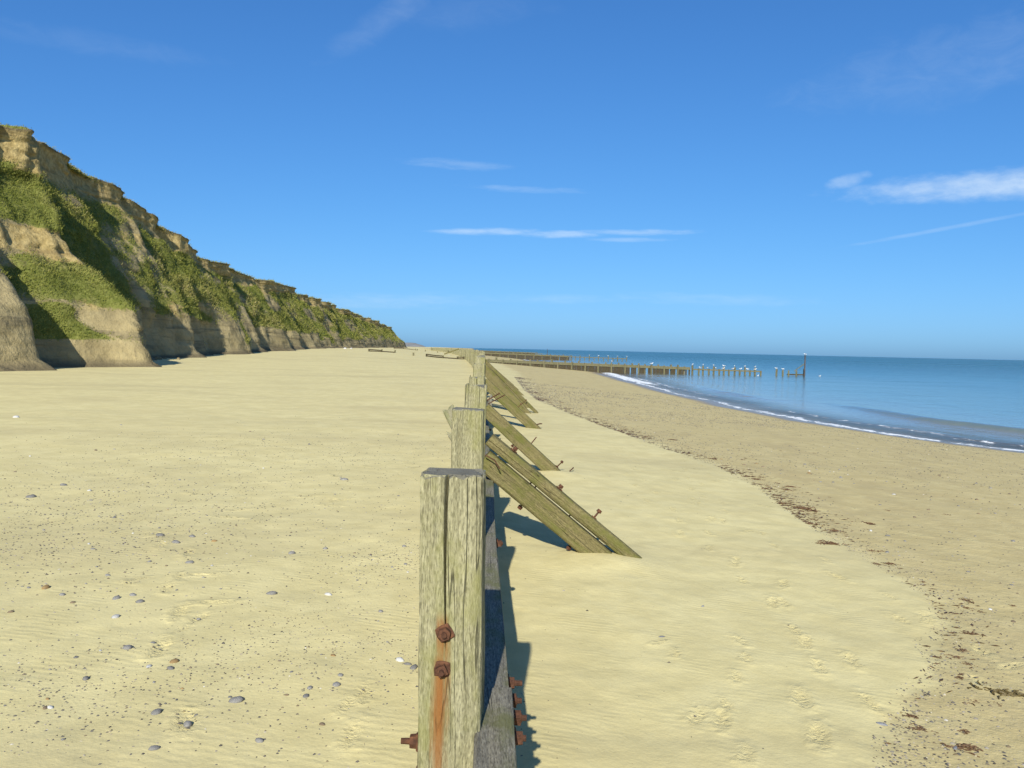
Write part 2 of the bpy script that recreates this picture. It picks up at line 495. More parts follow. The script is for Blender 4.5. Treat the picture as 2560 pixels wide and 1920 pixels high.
M = {
    'sand': mat_sand(),
    'post': wood('weathered_post', (0.178, 0.166, 0.096), (0.320, 0.300, 0.185), (0.190, 0.188, 0.062), 0.55, 0.9, top=(0.140, 0.132, 0.108)),
    'post_bolted': wood('weathered_post_stained', (0.178, 0.166, 0.096), (0.320, 0.300, 0.185), (0.190, 0.188, 0.062), 0.62, 0.9, top=(0.140, 0.132, 0.108),
                        stain=[(-0.022, 1.69, 0.022, 0.20), (-0.028, 1.57, 0.024, 0.85)]),
    'brace': wood('algae_brace', (0.098, 0.084, 0.036), (0.200, 0.170, 0.076), (0.100, 0.105, 0.022), 0.75, 1.0),
    'beam': wood('grey_beam', (0.140, 0.128, 0.098), (0.240, 0.222, 0.170), (0.120, 0.125, 0.042), 0.75, 0.7),
    'plank': wood('wall_plank', (0.190, 0.170, 0.120), (0.310, 0.285, 0.200), (0.170, 0.180, 0.070), 0.60, 0.8),
    'groyne': wood('groyne_timber', (0.110, 0.098, 0.058), (0.205, 0.182, 0.110), (0.100, 0.105, 0.042), 0.75, 0.6),
    'groyne_dark': wood('groyne_wet_plank', (0.040, 0.032, 0.022), (0.090, 0.066, 0.040), (0.055, 0.060, 0.022), 0.55, 0.6),
    'rust': mat_rust(),
    'cliff': mat_cliff(),
    'grass': mat_grass(),
    'sea': mat_sea(),
    'gravel': mat_gravel(),
    'flint': mat_simple('grey_flint', (0.120, 0.116, 0.108), (0.300, 0.292, 0.275), 22.0, 0.85, 0.12),
    'chalk': mat_simple('white_pebble', (0.36, 0.355, 0.335), (0.56, 0.555, 0.53), 16.0, 0.8, 0.3),
    'ochre': mat_simple('ochre_pebble', (0.20, 0.130, 0.055), (0.33, 0.225, 0.105), 22.0, 0.7, 0.3),
    'brown': mat_simple('brown_pebble', (0.135, 0.100, 0.065), (0.235, 0.180, 0.115), 22.0, 0.75, 0.3),
    'shell': mat_simple('mussel_shell', (0.100, 0.102, 0.110), (0.330, 0.330, 0.335), 30.0, 0.6, 0.25),
    'white': mat_simple('gull_white', (0.78, 0.78, 0.76), (0.84, 0.84, 0.83), 8.0, 0.8, 0.2),
    'gull_grey': mat_simple('gull_grey', (0.36, 0.38, 0.41), (0.44, 0.46, 0.48), 8.0, 0.8, 0.2),
    'weed': mat_simple('brown_seaweed', (0.055, 0.032, 0.015), (0.165, 0.088, 0.034), 30.0, 0.55, 0.4),
    'weed_green': mat_simple('olive_seaweed', (0.060, 0.045, 0.012), (0.170, 0.120, 0.030), 30.0, 0.55, 0.4),
    'head': mat_simple('headland_hazed_earth', (0.34, 0.33, 0.31), (0.23, 0.235, 0.215), 0.02, 0.95, 0.1, 0.5),  # earth paled to grey: the distance haze is put into the colour
    'paint': mat_simple('pale_building', (0.66, 0.66, 0.64), (0.74, 0.73, 0.70), 0.1, 0.9, 0.1, 0.1),
    'clay': mat_simple('fallen_clay', (0.150, 0.122, 0.070), (0.260, 0.212, 0.115), 3.0, 0.95, 0.1, 0.05),
    'pole': mat_simple('dark_pole', (0.045, 0.040, 0.040), (0.100, 0.075, 0.060), 6.0, 0.8, 0.2),
}

# ------------------------------------------------------------------ lines the shore is built on (all in metres)
_wallY = np.array([-60, 0, 10, 20, 45, 80, 130, 180, 260, 350, 520, 700, 4500, 9000.])
_wallX = np.array([2.0, .014, -.32, -.65, -1.55, -3.6, -7.2, -11.2, -19.5, -30.5, -54, -78, -330, -800.])
_fy = np.concatenate([np.arange(-60, 700, 1.0), np.arange(700, 9000, 50.0)])
_fx = np.interp(_fy, _wallY, _wallX)
_k = 15
_sm = np.convolve(np.pad(_fx[:760], (_k, _k), mode='reflect', reflect_type='odd'), np.ones(2 * _k + 1) / (2 * _k + 1), 'valid')
_fx[:760] = np.where(np.abs(_fy[:760]) < 0, _fx[:760], _sm)
def wall_x(Y):
    """sea-side face of the revetment posts"""
    return np.interp(Y, _fy, _fx)
def shore_x(Y):
    return np.interp(Y, [-80, -40, 0, 20, 29.5, 33, 41, 50, 67, 95, 129, 136, 170, 260, 350, 520, 700, 4500, 9000],
                     [86, 62, 38, 23.5, 18.1, 16.3, 14.5, 13.5, 12.8, 12.8, 13.0, 11.0, 8.0, 3.0, -7, -22, -32, -205, -600])
def strand_x(Y):
    return np.interp(Y, [-20, 0, 3.9, 4.41, 4.73, 5.19, 5.65, 6.09, 6.6, 7.36, 8.26, 9.64, 11.2, 13.3, 16.1, 19, 24.5, 34.6, 43.9, 85, 130, 9000],
                     [.5, .8, 1.75, 1.94, 2.13, 2.44, 2.84, 2.95, 3.38, 3.67, 3.70, 3.70, 3.74, 3.96, 3.91, 3.33, 2.52, 1.05, .59, -.3, -3, -9000])
def cliff_x(Y):
    Y = np.asarray(Y, float)
    return -22.4 - 0.095 * Y - np.maximum(0, Y - 560) ** 2 * 0.004

rng = np.random.default_rng(7)
# footprints: x, y, heading, size
PRINTS = [(2.15, 5.98, .3, 1), (2.08, 5.51, .2, 1), (1.78, 4.95, .2, 1.15), (1.70, 4.45, .3, 1.2), (1.68, 5.95, -.2, .8), (1.62, 5.59, .1, .8),
          (1.46, 5.24, .2, .8), (1.28, 4.81, .1, .8), (1.08, 4.62, .4, 1.0), (1.21, 4.60, .2, 1.0), (1.23, 4.19, .3, .9), (1.15, 5.6, .2, .7),
          (1.08, 5.81, .9, .6), (1.96, 9.53, .2, 1), (2.52, 7.58, .3, 1), (2.21, 6.95, .2, 1), (2.29, 8.37, .2, 1), (2.56, 10.52, .2, 1),
          (2.62, 11.97, .1, 1), (2.76, 13.88, .1, 1), (-2.45, 6.2, -.2, 1), (-2.66, 6.92, -.2, 1), (-2.12, 5.37, -.2, 1.1), (-1.97, 4.72, -.2, 1.2),
          (-1.48, 3.82, -.3, 1.1), (-.71, 4.18, -.1, .9), (-.69, 3.73, 0, 1), (-.77, 4.03, .1, .8), (-3.0, 7.18, -.3, 1), (-2.41, 5.89, -.2, .9)]
for q in range(26):
    yy = 4.2 + q * 0.62
    PRINTS.append((2.75 + .25 * (q % 2) + .35 * math.sin(q * .4) + .018 * yy + rng.normal(0, .05), yy + rng.normal(0, .06), .15 + rng.normal(0, .15), rng.uniform(.8, 1.1)))
for q in range(22):
    yy = 5.0 + q * 0.66
    PRINTS.append((1.75 + .22 * (q % 2) + .03 * yy + .2 * math.sin(q * .3 + 1) + rng.normal(0, .05), yy + rng.normal(0, .06), .1 + rng.normal(0, .15), rng.uniform(.7, 1.0)))
for q in range(70):
    PRINTS.append((rng.uniform(2.6, 9), rng.uniform(4, 19), rng.uniform(-1, 1), rng.uniform(.6, 1.1)))
for q in range(60):
    PRINTS.append((rng.uniform(-8, -.6), rng.uniform(3.6, 16), rng.uniform(-1.5, 1.5), rng.uniform(.5, 1.0)))

def beach_base(X, Y):
    X = np.asarray(X, float); Y = np.asarray(Y, float)
    xw = wall_x(Y); xs = shore_x(Y)
    s = X - xw
    t = s / (xs - xw)
    right = np.where(t < 1, -1.2 * np.abs(np.clip(t, 0, 1)) ** 1.12, -1.2 - (t - 1) * 1.05)
    right = np.maximum(right, -6.0)
    left = 0.25 + np.clip((Y - 50) * .0085, 0, .95) * sstep(-s, 0, 16) + 0.05 * sstep(-s, 4, 20)
    far_rise = np.clip((Y - 90) * .004, 0, .6)
    z = np.where(s > -0.11, right + far_rise * np.clip(1 - t, 0, 1), left)
    # the sand is banked against the near braces and dips a little at the strandline
    z = z + 0.06 * np.exp(-(((X - .95) / .55) ** 2 + ((Y - 8.05) / .45) ** 2))
    z = z + 0.05 * np.exp(-(((X - .75) / .4) ** 2 + ((Y - 13.6) / .5) ** 2))
    st = strand_x(Y) + 0.10 * fbm(X * 2.2, Y * 1.6, 3, 5) + .05 * vnoise(X * 9, Y * 7, 12)
    z = z - 0.012 * sstep(X - st, -.08, .14) * np.where(s > 0, 1, 0)
    return z

def beach_relief(X, Y):
    d = np.clip(1 - np.hypot(X, Y) / 260.0, 0, 1)
    amp = 0.035 * fbm(X * .22, Y * .18, 3, 31) + 0.015 * fbm(X * 1.1, Y * .9, 3, 41) + 0.006 * fbm(X * 4, Y * 3.4, 3, 51)
    return amp * d

def stamp(X, Y):
    z = np.zeros_like(X); mark = np.zeros_like(X)
    for (px, py, a, k) in PRINTS:
        sel = np.where((np.abs(X - px) < .4 * k) & (np.abs(Y - py) < .4 * k))
        if len(sel[0]) == 0:
            continue
        dx = X[sel] - px; dy = Y[sel] - py
        u = (dx * math.cos(a) - dy * math.sin(a)) / (.048 * k)
        v = (dx * math.sin(a) + dy * math.cos(a)) / (.118 * k)
        waist = 1 + .28 * np.cos(v * 2.6)
        lump = vnoise(dx * 30 + px * 7, dy * 30, 77)
        r = np.sqrt((u / (1.15 - .25 * waist)) ** 2 + v * v) + .35 * lump + .18 * vnoise(dx * 70, dy * 70, 78)
        z[sel] += (-.010 * np.exp(-(r / .9) ** 4) + .0045 * np.exp(-((r - 1.35) / .38) ** 2) + .004 * vnoise(dx * 55, dy * 55, 79) * np.exp(-(r / 1.4) ** 2)) * k
        mark[sel] = np.maximum(mark[sel], np.exp(-(r / 1.25) ** 3))
    return z, mark

def ground_z(x, y):
    X = np.array([float(x)]); Y = np.array([float(y)])
    return float((beach_base(X, Y) + beach_relief(X, Y))[0])

# ------------------------------------------------------------------ beach
def build_beach():
    s_pos = [0.0]
    while s_pos[-1] < 150:
        s_pos.append(s_pos[-1] + (.021 if s_pos[-1] < 3.3 else .021 + (s_pos[-1] - 3.3) * .030))
    s_neg = [0.0]
    while s_neg[-1] < 150:
        s_neg.append(s_neg[-1] + (.024 if s_neg[-1] < 3.0 else .024 + (s_neg[-1] - 3.0) * .030))
    s = np.array([-k for k in s_neg[:0:-1]] + s_pos) - 0.10
    ys = [-60.0]
    while ys[-1] < 9000:
        y = ys[-1]
        if y < 2.5: d = max(.036, (2.5 - y) * .12)
        elif y < 7.5: d = .022
        elif y < 45: d = .022 * (y / 7.5) ** 1.9
        else: d = .66 * (y / 45) ** 1.15
        ys.append(y + d)
    ys = np.array(ys)
    S, Y = np.meshgrid(s, ys)
    X = wall_x(Y) + S
    z = beach_base(X, Y) + beach_relief(X, Y)
    fz, mark = stamp(X, Y)
    z = z + fz * (1 - sstep(-z, .95, 1.15))
    me = raw_mesh('beach', np.stack([X, Y, z], -1).reshape(-1, 3), grid_faces(len(ys), len(s)), True)
    st = strand_x(Y) + 0.10 * fbm(X * 2.2, Y * 1.6, 3, 5) + .05 * vnoise(X * 9, Y * 7, 12)
    coarse = sstep(X - st + .12 * fbm(X * 5, Y * 4, 3, 95), -.04, .22 + .02 * np.clip(Y, 0, 60)) * (S > 0) * (1 - .7 * sstep(Y, 40, 110) * sstep(-(X - wall_x(Y)), -5, 0))
    grit = np.clip(coarse * (.55 + .5 * fbm(X * .5, Y * .4, 3, 91)) + .28 * sstep(fbm(X * .45, Y * .5, 3, 61), .05, .4) * (S < 0), 0, 1)
    wet = sstep(-(z + .05 * fbm(X * .5, Y * .3, 3, 8)), 1.02, 1.13)
    point_attr(me, 'coarse', coarse * (1 - .6 * mark))
    point_attr(me, 'churn', mark)
    point_attr(me, 'grit', grit)
    point_attr(me, 'wet', wet)
    o = link('beach', me, M['sand'])
    tag(o, kind='structure')
    return o
build_beach()

# ------------------------------------------------------------------ sea
def build_sea():
    ds = [-6.0]
    while ds[-1] < 60000:
        d = ds[-1]
        ds.append(d + (.16 if d < 14 else .16 + (d - 14) * .05))
    ds = np.array(ds)
    ys = [-60.0]
    while ys[-1] < 80000:
        y = ys[-1]
        ys.append(y + (2.0 if y < 24 else .38 if y < 62 else .38 * (y / 62) ** 1.3))
    ys = np.array(ys)
    D, Y = np.meshgrid(ds, ys)
    xs = shore_x(Y) + .30 * fbm(Y * .16, Y * 0, 3, 3)
    X = xs + D
    X = np.where(Y > 700, np.maximum(X, -1e6), X)
    # long low swell lines near the shore, one small breaker, lapping edge
    def crest(d0, wv, wl):
        q = D - d0
        return np.where(q < 0, np.exp(-(q / wl) ** 2), np.exp(-(q / wv) ** 2))
    n1 = fbm(Y * .07, Y * 0 + 3, 2, 13)
    c1 = crest(7.6 + 1.2 * n1 - (45 - Y) * .03, 1.5, .55)
    a1 = .22 * sstep(Y, 26, 36) * (1 - sstep(Y, 46, 60))
    c2 = crest(5.2 + 1.0 * n1, 1.4, .6)
    a2 = .16 * sstep(Y, 57, 66) * (1 - sstep(Y, 76, 92))
    c3 = crest(2.5 + .5 * fbm(Y * .12, Y * 0 + 9, 3, 23), .8, .3)
    a3 = .055 * (.55 + .45 * vnoise(Y * .09, Y * 0 + 1, 29)) * (1 - sstep(Y, 90, 160))
    near = 1 - sstep(D, 20, 60)
    z = a1 * c1 + a2 * c2 + a3 * c3
    z = z + near * .018 * fbm(X * .35, Y * .16, 3, 57)
    z = z + .05 * sstep(D, 8, 30) * (1 - sstep(D, 80, 200)) * vnoise(D * .11, Y * .02, 58)
    Z = SEA + z * sstep(D, -.2, 1.0)
    bed = beach_base(X, Y) + beach_relief(X, Y)
    depth = np.where(Y < 700, Z - bed, 6)
    me = raw_mesh('sea', np.stack([X, Y, Z], -1).reshape(-1, 3), grid_faces(len(ys), len(ds)), True)
    edge = np.exp(-((depth - .02) / .035) ** 2)
    along = .5 + .5 * fbm(Y * .05, Y * 0 + 5, 3, 33)
    foam = .80 * edge * (.75 + .5 * along)
    foam = np.maximum(foam, .72 * np.exp(-((D - (2.2 + .5 * fbm(Y * .12, Y * 0 + 9, 3, 23))) / .45) ** 2) * (.45 + .75 * along) * (1 - sstep(Y, 90, 140)))
    foam = np.maximum(foam, .40 * np.exp(-((D - 1.2) / .9) ** 2) * along * (1 - sstep(Y, 70, 110)))
    foam = np.maximum(foam, .95 * np.exp(-((D - .9) / 1.1) ** 2) * sstep(Y, 70, 90) * (1 - sstep(Y, 127, 131)))
    foam = np.maximum(foam, .30 * c1 * a1 / .22 * sstep(n1, .1, .5))
    point_attr(me, 'depth', depth)
    point_attr(me, 'foam', foam)
    point_attr(me, 'far', sstep(np.log10(np.maximum(Y, 1) + np.maximum(D, 0)), 1.5, 3.0))
    o = link('sea', me, M['sea'])
    tag(o, kind='structure')
build_sea()

# ------------------------------------------------------------------ cliff
SPURS = [(-40, 3), (-15, 3), (10, 3.5), (31, 4.5), (45.0, 4.6), (53.4, 7.8), (67, 2.6), (79, 3.6), (87, 2.4), (99, 4.2), (111, 2.6), (127, 4.4), (143, 3.0), (161, 4.6), (183, 3.4), (206, 3.6),
         (236, 5.2), (270, 4.0), (310, 5.0), (360, 6.0), (420, 6.0), (490, 7.0), (556, 8.0), (640, 6.0)]
def spur(Y, z):
    """saw-tooth buttresses: each rises slowly along the shore and breaks off sharply on its far side"""
    t = np.zeros_like(Y)
    yq = Y - z * .20 + .7 * fbm(Y / 5.0, z / 4.0, 3, 211)
    for k in range(1, len(SPURS)):
        y0 = SPURS[k - 1][0]; y1, a = SPURS[k]
        lee = .9 + .10 * (y1 - y0)
        up = np.clip((yq - y0) / (y1 - y0), 0, 1) ** 1.35 * (yq <= y1)
        dn = (1 - sstep(yq, y1, y1 + lee)) * (yq > y1)
        t = np.maximum(t, a * np.maximum(up, dn))
    return t

def build_cliff():
    ys = [-60.0]
    while ys[-1] < 640:
        y = ys[-1]
        ys.append(y + (1.2 if y < 30 else .30 * max(1, y / 70) ** 1.25))
    ys = np.array(ys)
    nv = 150
    v = np.linspace(0, 1, nv)
    V, Y = np.meshgrid(v, ys)
    H = (13.5 + .7 * fbm(Y / 22, Y * 0 + 9, 3, 107)) * (1 + .20 * (1 - sstep(Y, 78, 108)) - .09 * (1 - sstep(Y, 55, 60)) - .16 * sstep(Y, 70, 110) + .10 * sstep(Y, 140, 420)) * (1 - .78 * sstep(Y, 575, 640))
    sc = H / 13.0
    h1 = (3.3 + 1.2 * fbm(Y / 16, Y * 0, 3, 101)) * sc
    h2 = (11.0 + .8 * fbm(Y / 13, Y * 0 + 4, 3, 103)) * sc
    # profile control: v -> (setback, height)
    cv = [0, .06, .11, .30, .68, .86, .885, .90, 1.0]
    toe = .45 + .35 * fbm(Y / 3.0, Y * 0, 3, 221)
    oz = [np.full_like(Y, -1.2), np.zeros_like(Y), toe, h1, h2, H - .35, H + .02, H + .10, H + .6]
    ox = [np.full_like(Y, -2.6), -.35 - toe * 1.1, np.full_like(Y, .05), h1 * .30, h1 * .30 + (h2 - h1) * .62, h1 * .30 + (h2 - h1) * .62 + (H - h2) * .14,
          h1 * .30 + (h2 - h1) * .62 + (H - h2) * .14 - .16, h1 * .30 + (h2 - h1) * .62 + (H - h2) * .14 + .4, np.full_like(Y, 70.0)]
    Z = np.zeros_like(Y); O = np.zeros_like(Y)
    for i in range(len(cv) - 1):
        m = (V >= cv[i]) & (V <= cv[i + 1])
        t = (V - cv[i]) / (cv[i + 1] - cv[i])
        if i == 7:
            t = t ** 2.5
        Z = np.where(m, oz[i] + (oz[i + 1] - oz[i]) * t, Z)
        O = np.where(m, ox[i] + (ox[i + 1] - ox[i]) * t, O)
    face = np.clip(1 - (V - .90) / .02, 0, 1)
    low = 1 - sstep(Z, 2.5, 8)
    topw = .30 + .20 * (1 - sstep(Y, 56, 64))
    sp = (spur(Y, Z) - 3.0) * (topw + (1 - topw) * low) * face
    # gullies and slumps
    yy = Y - Z * .25
    d = .75 * fbm(yy / 6.5, Z / 9.0, 4, 111) * (.5 + .5 * sstep(Z, 0, 4))
    rill = np.abs(fbm(yy / 2.6, Z / 14.0, 3, 117))
    d = d - .45 * (1 - sstep(rill, 0, .25)) * (.35 + .65 * sstep(Z, 1, 3))
    d = d + .16 * fbm(Y / 1.1, Z / 1.0, 3, 121) + .22 * sstep(fbm(Y / 5, Z / 1.6, 3, 127), .1, .25) * (1 - low)
    # bedding ledges in the bare earth, bays bitten into the upper scarp
    d = d + .10 * fbm(Y / 9.0, Z * 1.9, 3, 133) * sstep(Z, .6, 1.5)
    bay = fbm(Y / 7.5, Y * 0 + 2, 3, 131)
    up = sstep(V, .60, .78)
    d = d - .9 * up * sstep(bay, -.05, .45) + .45 * up * sstep(-bay, .1, .5)
    scale = 1 + .5 * sstep(Y, 80, 250)
    X = cliff_x(Y) - O * (1 - .35 * sstep(Y, 560, 640)) + sp + d * face * scale * sstep(V, .0, .10)
    base = ground_base = .25 + np.clip((Y - 50) * .0085, 0, .95)
    Z = Z + base
    Z = Z + np.where(V > .9, -.25 + .15 * fbm(X / 6, Y / 6, 3, 141), 0)
    nr, nc = Y.shape
    me = raw_mesh('cliff', np.stack([X, Y, Z], -1).reshape(-1, 3), grid_faces(nr, nc)[:, ::-1], True)
    zz = Z - base
    patch = fbm(yy / 7.0, zz / 3.6, 4, 151)
    onslope = sstep(V, .24, .34) * (1 - sstep(V, .66, .72))
    grass = np.clip(onslope * (.78 + 1.3 * patch), 0, 1)
    grass = np.maximum(grass, .75 * sstep(V, .60, .68) * (1 - sstep(V, .70, .76)) * sstep(patch, 0, .3))
    grass = np.maximum(grass, sstep(V, .888, .90))
    grass = np.maximum(grass, .8 * sstep(V, .10, .2) * (1 - sstep(V, .3, .34)) * sstep(fbm(yy / 6, zz / 3, 3, 161), .22, .42))
    band = np.exp(-((zz - 7.6 - .5 * fbm(Y / 5, Y * 0, 3, 163)) / 1.0) ** 4) * (1 - sstep(Y, 54, 62))
    grass = grass * (1 - .9 * band)
    ochre = np.clip(.9 * band + sstep(V, .55, .72) * 1.0 + .55 * sstep(fbm(yy / 9, zz / 2.2, 3, 171), .1, .4) * sstep(V, .22, .3), 0, 1)
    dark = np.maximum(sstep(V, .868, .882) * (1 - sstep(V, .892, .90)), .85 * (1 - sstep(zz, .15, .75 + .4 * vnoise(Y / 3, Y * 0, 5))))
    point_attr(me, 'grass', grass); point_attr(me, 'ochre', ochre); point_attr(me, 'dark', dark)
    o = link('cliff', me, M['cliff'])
    tag(o, kind='structure')

    # --- grass tufts on the slopes and along the brink
    P = np.stack([X, Y, Z], -1)
    a = P[:-1, :-1]; b = P[:-1, 1:]; c = P[1:, :-1]
    area = np.linalg.norm(np.cross(b - a, c - a), axis=-1)
    g = grass[:-1, :-1] + 0
    g = np.clip((g - .22) / .6, 0, 1) ** 1.3 * face[:-1, :-1] + np.where(V[:-1, :-1] > .885, .6, 0) * (V[:-1, :-1] < .93)
    wgt = area * g * (50.0 / np.maximum(Y[:-1, :-1], 35)) ** 1.6
    wgt = np.where(Y[:-1, :-1] < 25, 0, wgt).ravel()
    n = 230000
    rg = np.random.default_rng(3)
    idx = rg.choice(len(wgt), n, p=wgt / wgt.sum())
    r1 = rg.random(n)[:, None]; r2 = rg.random(n)[:, None]
    A = a.reshape(-1, 3)[idx]; B = b.reshape(-1, 3)[idx]; Cc = c.reshape(-1, 3)[idx]
    base_p = A + (B - A) * r1 + (Cc - A) * r2
    far = np.maximum(base_p[:, 1], 40) / 50.0
    L = rg.uniform(.05, .20, n) * far ** .45
    pat = fbm(base_p[:, 1] / 4.0, base_p[:, 2] / 2.5, 3, 181)
    L = L * (1 + .5 * pat)
    VV = V[:-1, :-1].ravel()[idx]
    L = np.where(VV > .885, L * .62, L)
    nb = 2
    verts = np.zeros((n, nb, 3, 3)); tint = np.zeros((n, nb, 3))
    for k in range(nb):
        lean = np.stack([rg.normal(.35, .35, n), rg.normal(.25, .40, n), rg.uniform(.45, 1.0, n)], -1)
        lean /= np.linalg.norm(lean, axis=-1, keepdims=True)
        side = np.cross(lean, rg.normal(0, 1, (n, 3)))
        side /= np.linalg.norm(side, axis=-1, keepdims=True)
        wd = (.022 * far ** .8)[:, None] * rg.uniform(.6, 1.5, (n, 1))
        bp = base_p + rg.normal(0, .08, (n, 3)) * far[:, None] ** .5 - np.array([0, 0, .06])
        verts[:, k, 0] = bp - side * wd; verts[:, k, 1] = bp + side * wd
        verts[:, k, 2] = bp + lean * L[:, None]
        tb = np.clip(.42 + .55 * pat + rg.normal(0, .16, n) + np.where(VV > .885, .15, 0), 0, 1)
        tint[:, k, :] = tb[:, None]
    gm = raw_mesh('cliff_grass', verts.reshape(-1, 3), np.arange(n * nb * 3).reshape(-1, 3))
    point_attr(gm, 'tint', tint)
    go = link('cliff_grass', gm, M['grass'])
    tag(go, 'long green and straw grass covering the slopes and brink of the cliff', 'grass', kind='stuff')
build_cliff()

# ------------------------------------------------------------------ far headland
def build_headland():
    ys = np.linspace(2600, 4200, 70)
    vv = np.array([0, .12, .3, .6, .85, 1.0, 1.6, 6.0])
    V, Y = np.meshgrid(vv, ys)
    shore = np.interp(Y, [2600, 4200], [-250, -545])
    hh = 15 * sstep(Y, 2550, 3000) * (1 - .55 * sstep(Y, 3500, 4250)) + 3 * fbm(Y / 130, Y * 0, 3, 7)
    Z = 0.5 + hh * np.minimum(V, 1.0) + 2.5 * fbm(Y / 90, V * 3, 3, 9) * sstep(V, 0, .3)
    X = shore - V * 22 + 8 * fbm(Y / 60, V * 2, 3, 11)
    me = raw_mesh('headland', np.stack([X, Y, Z], -1).reshape(-1, 3), grid_faces(len(ys), len(vv))[:, ::-1], True)
    o = link('headland', me, M['head'])
    tag(o, kind='structure')
build_headland()

# ------------------------------------------------------------------ timber
def timber(name, L, w_, d_, seed, nper=10, nseg=40, rough=.0022, crack=None, notch=None, ragged=.004, bevel=.012, warp=.004, bottom=True):
    """a worn squared timber along +Z from 0 to L.  crack=(x, width, depth, z_end): a drying split in the -Y face.
    notch=(z, inset): the +X face is cut back below z."""
    rs = np.random.default_rng(seed)
    hx, hy = w_ / 2, d_ / 2
    pts = []
    def side(p, q, n):
        for k in range(n):
            t = k / n
            pts.append((p[0] + (q[0] - p[0]) * t, p[1] + (q[1] - p[1]) * t))
    b = bevel
    xs = list(np.linspace(-hx + b, hx - b, nper))
    cr = None
    front = [(x, -hy) for x in xs]
    if crack:
        cx, cw, cd, cz = crack
        front = [(x, -hy) for x in xs if x < cx - .012] + [('L', 0), ('B', 0), ('Rr', 0)] + [(x, -hy) for x in xs if x > cx + .012]
    per = front
    per = per + [(hx - b * .3, -hy + b * .3)]
    per = per + [(hx, y) for y in np.linspace(-hy + b, hy - b, nper)]
    per = per + [(hx - b * .3, hy - b * .3)]
    per = per + [(x, hy) for x in np.linspace(hx - b, -hx + b, max(3, nper // 2))]
    per = per + [(-hx + b * .3, hy - b * .3)]
    per = per + [(-hx, y) for y in np.linspace(hy - b, -hy + b, nper)]
    per = per + [(-hx + b * .3, -hy + b * .3)]
    n = len(per)
    zs = np.linspace(0, 1, nseg) ** .8 * L
    if notch:
        zs = np.sort(np.concatenate([zs, [notch[0] - .002, notch[0] + .002]]))
    grain = rs.normal(0, 1, n)
    topj = rs.normal(0, ragged, n)
    verts = []
    for zi, z in enumerate(zs):
        sway = (warp * math.sin(z * 1.3 + seed), warp * math.cos(z * 1.1 + seed * 2.0))
        for k, p in enumerate(per):
            g = rough * (grain[k] * (.6 + .6 * math.sin(z * 2.1 + k * .7 + seed)) + .6 * math.sin(z * 17 + k * 2.3 + seed) * .5)
            if p[0] in ('L', 'B', 'Rr'):
                f = max(0.0, min(1.0, (z - cz) / (L - cz)))
                f = f ** .6
                wob = .006 * math.sin(z * 5.0 + seed) + .010 * (z / L - 1)
                if p[0] == 'L': x, y = cx + wob - cw * f / 2 - .001, -hy
                elif p[0] == 'Rr': x, y = cx + wob + cw * f / 2 + .001, -hy
                else: x, y = cx + wob + .001, -hy + cd * min(1, f * 2.5) + .0005
            else:
                x, y = p
                s_ = 1 / max(abs(x) / hx, abs(y) / hy)
                x += g * np.sign(x) * (abs(x) > hx * .95); y += g * np.sign(y) * (abs(y) > hy * .95)
                if notch and z < notch[0] and x > hx - notch[1]:
                    x = hx - notch[1]
            zz = z
            if zi == len(zs) - 1:
                zz = z + topj[k]
            verts.append((x + sway[0], y + sway[1], zz))
    faces = []
    for r in range(len(zs) - 1):
        for k in range(n):
            a = r * n + k; c = r * n + (k + 1) % n
            faces.append([a, c, c + n, a + n])
    # slightly crowned end: an inset ring, then the cap
    for end in (1, 0):
        if end == 0 and not bottom:
            continue
        o = (len(zs) - 1) * n if end else 0
        ring = len(verts)
        for k in range(n):
            x, y, z = verts[o + k]
            verts.append((x * .95, y * .95, z + (.004 if end else -.004)))
        for k in range(n):
            a = o + k; c = o + (k + 1) % n; a2 = ring + k; c2 = ring + (k + 1) % n
            faces.append([a, c, c2, a2] if end else [c, a, a2, c2])
        cap = [ring + k for k in range(n)]
        faces.append(cap if end else cap[::-1])
    me = raw_mesh(name, np.array(verts), faces)
    return me

def bolt_mesh(name, size=.05, shaft=.03, plate=True, hexa=False, seed=0):
    """washer plate, square nut and shaft end, pointing along +Z from z=0"""
    rs = random.Random(seed)
    m = MB()
    z = 0.0
    if plate:
        q = Matrix.Rotation(rs.uniform(-.2, .2), 3, 'Z') @ Matrix.Rotation(rs.uniform(-.05, .05), 3, 'X')
        ring = []
        for kk in range(16):
            t = 2 * math.pi * kk / 16
            rr_ = size * .62 / max(abs(math.cos(t)), abs(math.sin(t))) ** .62 * rs.uniform(.95, 1.05)
            ring.append((rr_ * math.cos(t), rr_ * math.sin(t)))
        vv = [q @ Vector((x_, y_, -.004)) for x_, y_ in ring] + [q @ Vector((x_, y_, .007)) for x_, y_ in ring] + [q @ Vector((x_ * .88, y_ * .88, .011)) for x_, y_ in ring]
        ff = [(kk + 16 * l, (kk + 1) % 16 + 16 * l, (kk + 1) % 16 + 16 * l + 16, kk + 16 * l + 16) for l in (0, 1) for kk in range(16)] + [tuple(range(32, 48))]
        m.add(vv, ff)
        z = .009
    if hexa:
        m.cyl((0, 0, z), (0, 0, z + size * .5), size * .52, 6, size * .48)
    else:
        q = Matrix.Rotation(rs.uniform(-.5, .5), 3, 'Z')
        m.box((0, 0, z + size * .26), (size * .74, size * .74, size * .52), q)
        m.cyl((0, 0, z + size * .5), (0, 0, z + size * .60), size * .40, 10, size * .30)
    m.cyl((0, 0, z), (0, 0, z + size * .5 + shaft), size * .25, 9, size * .21)
    me = m.mesh(name)
    return me

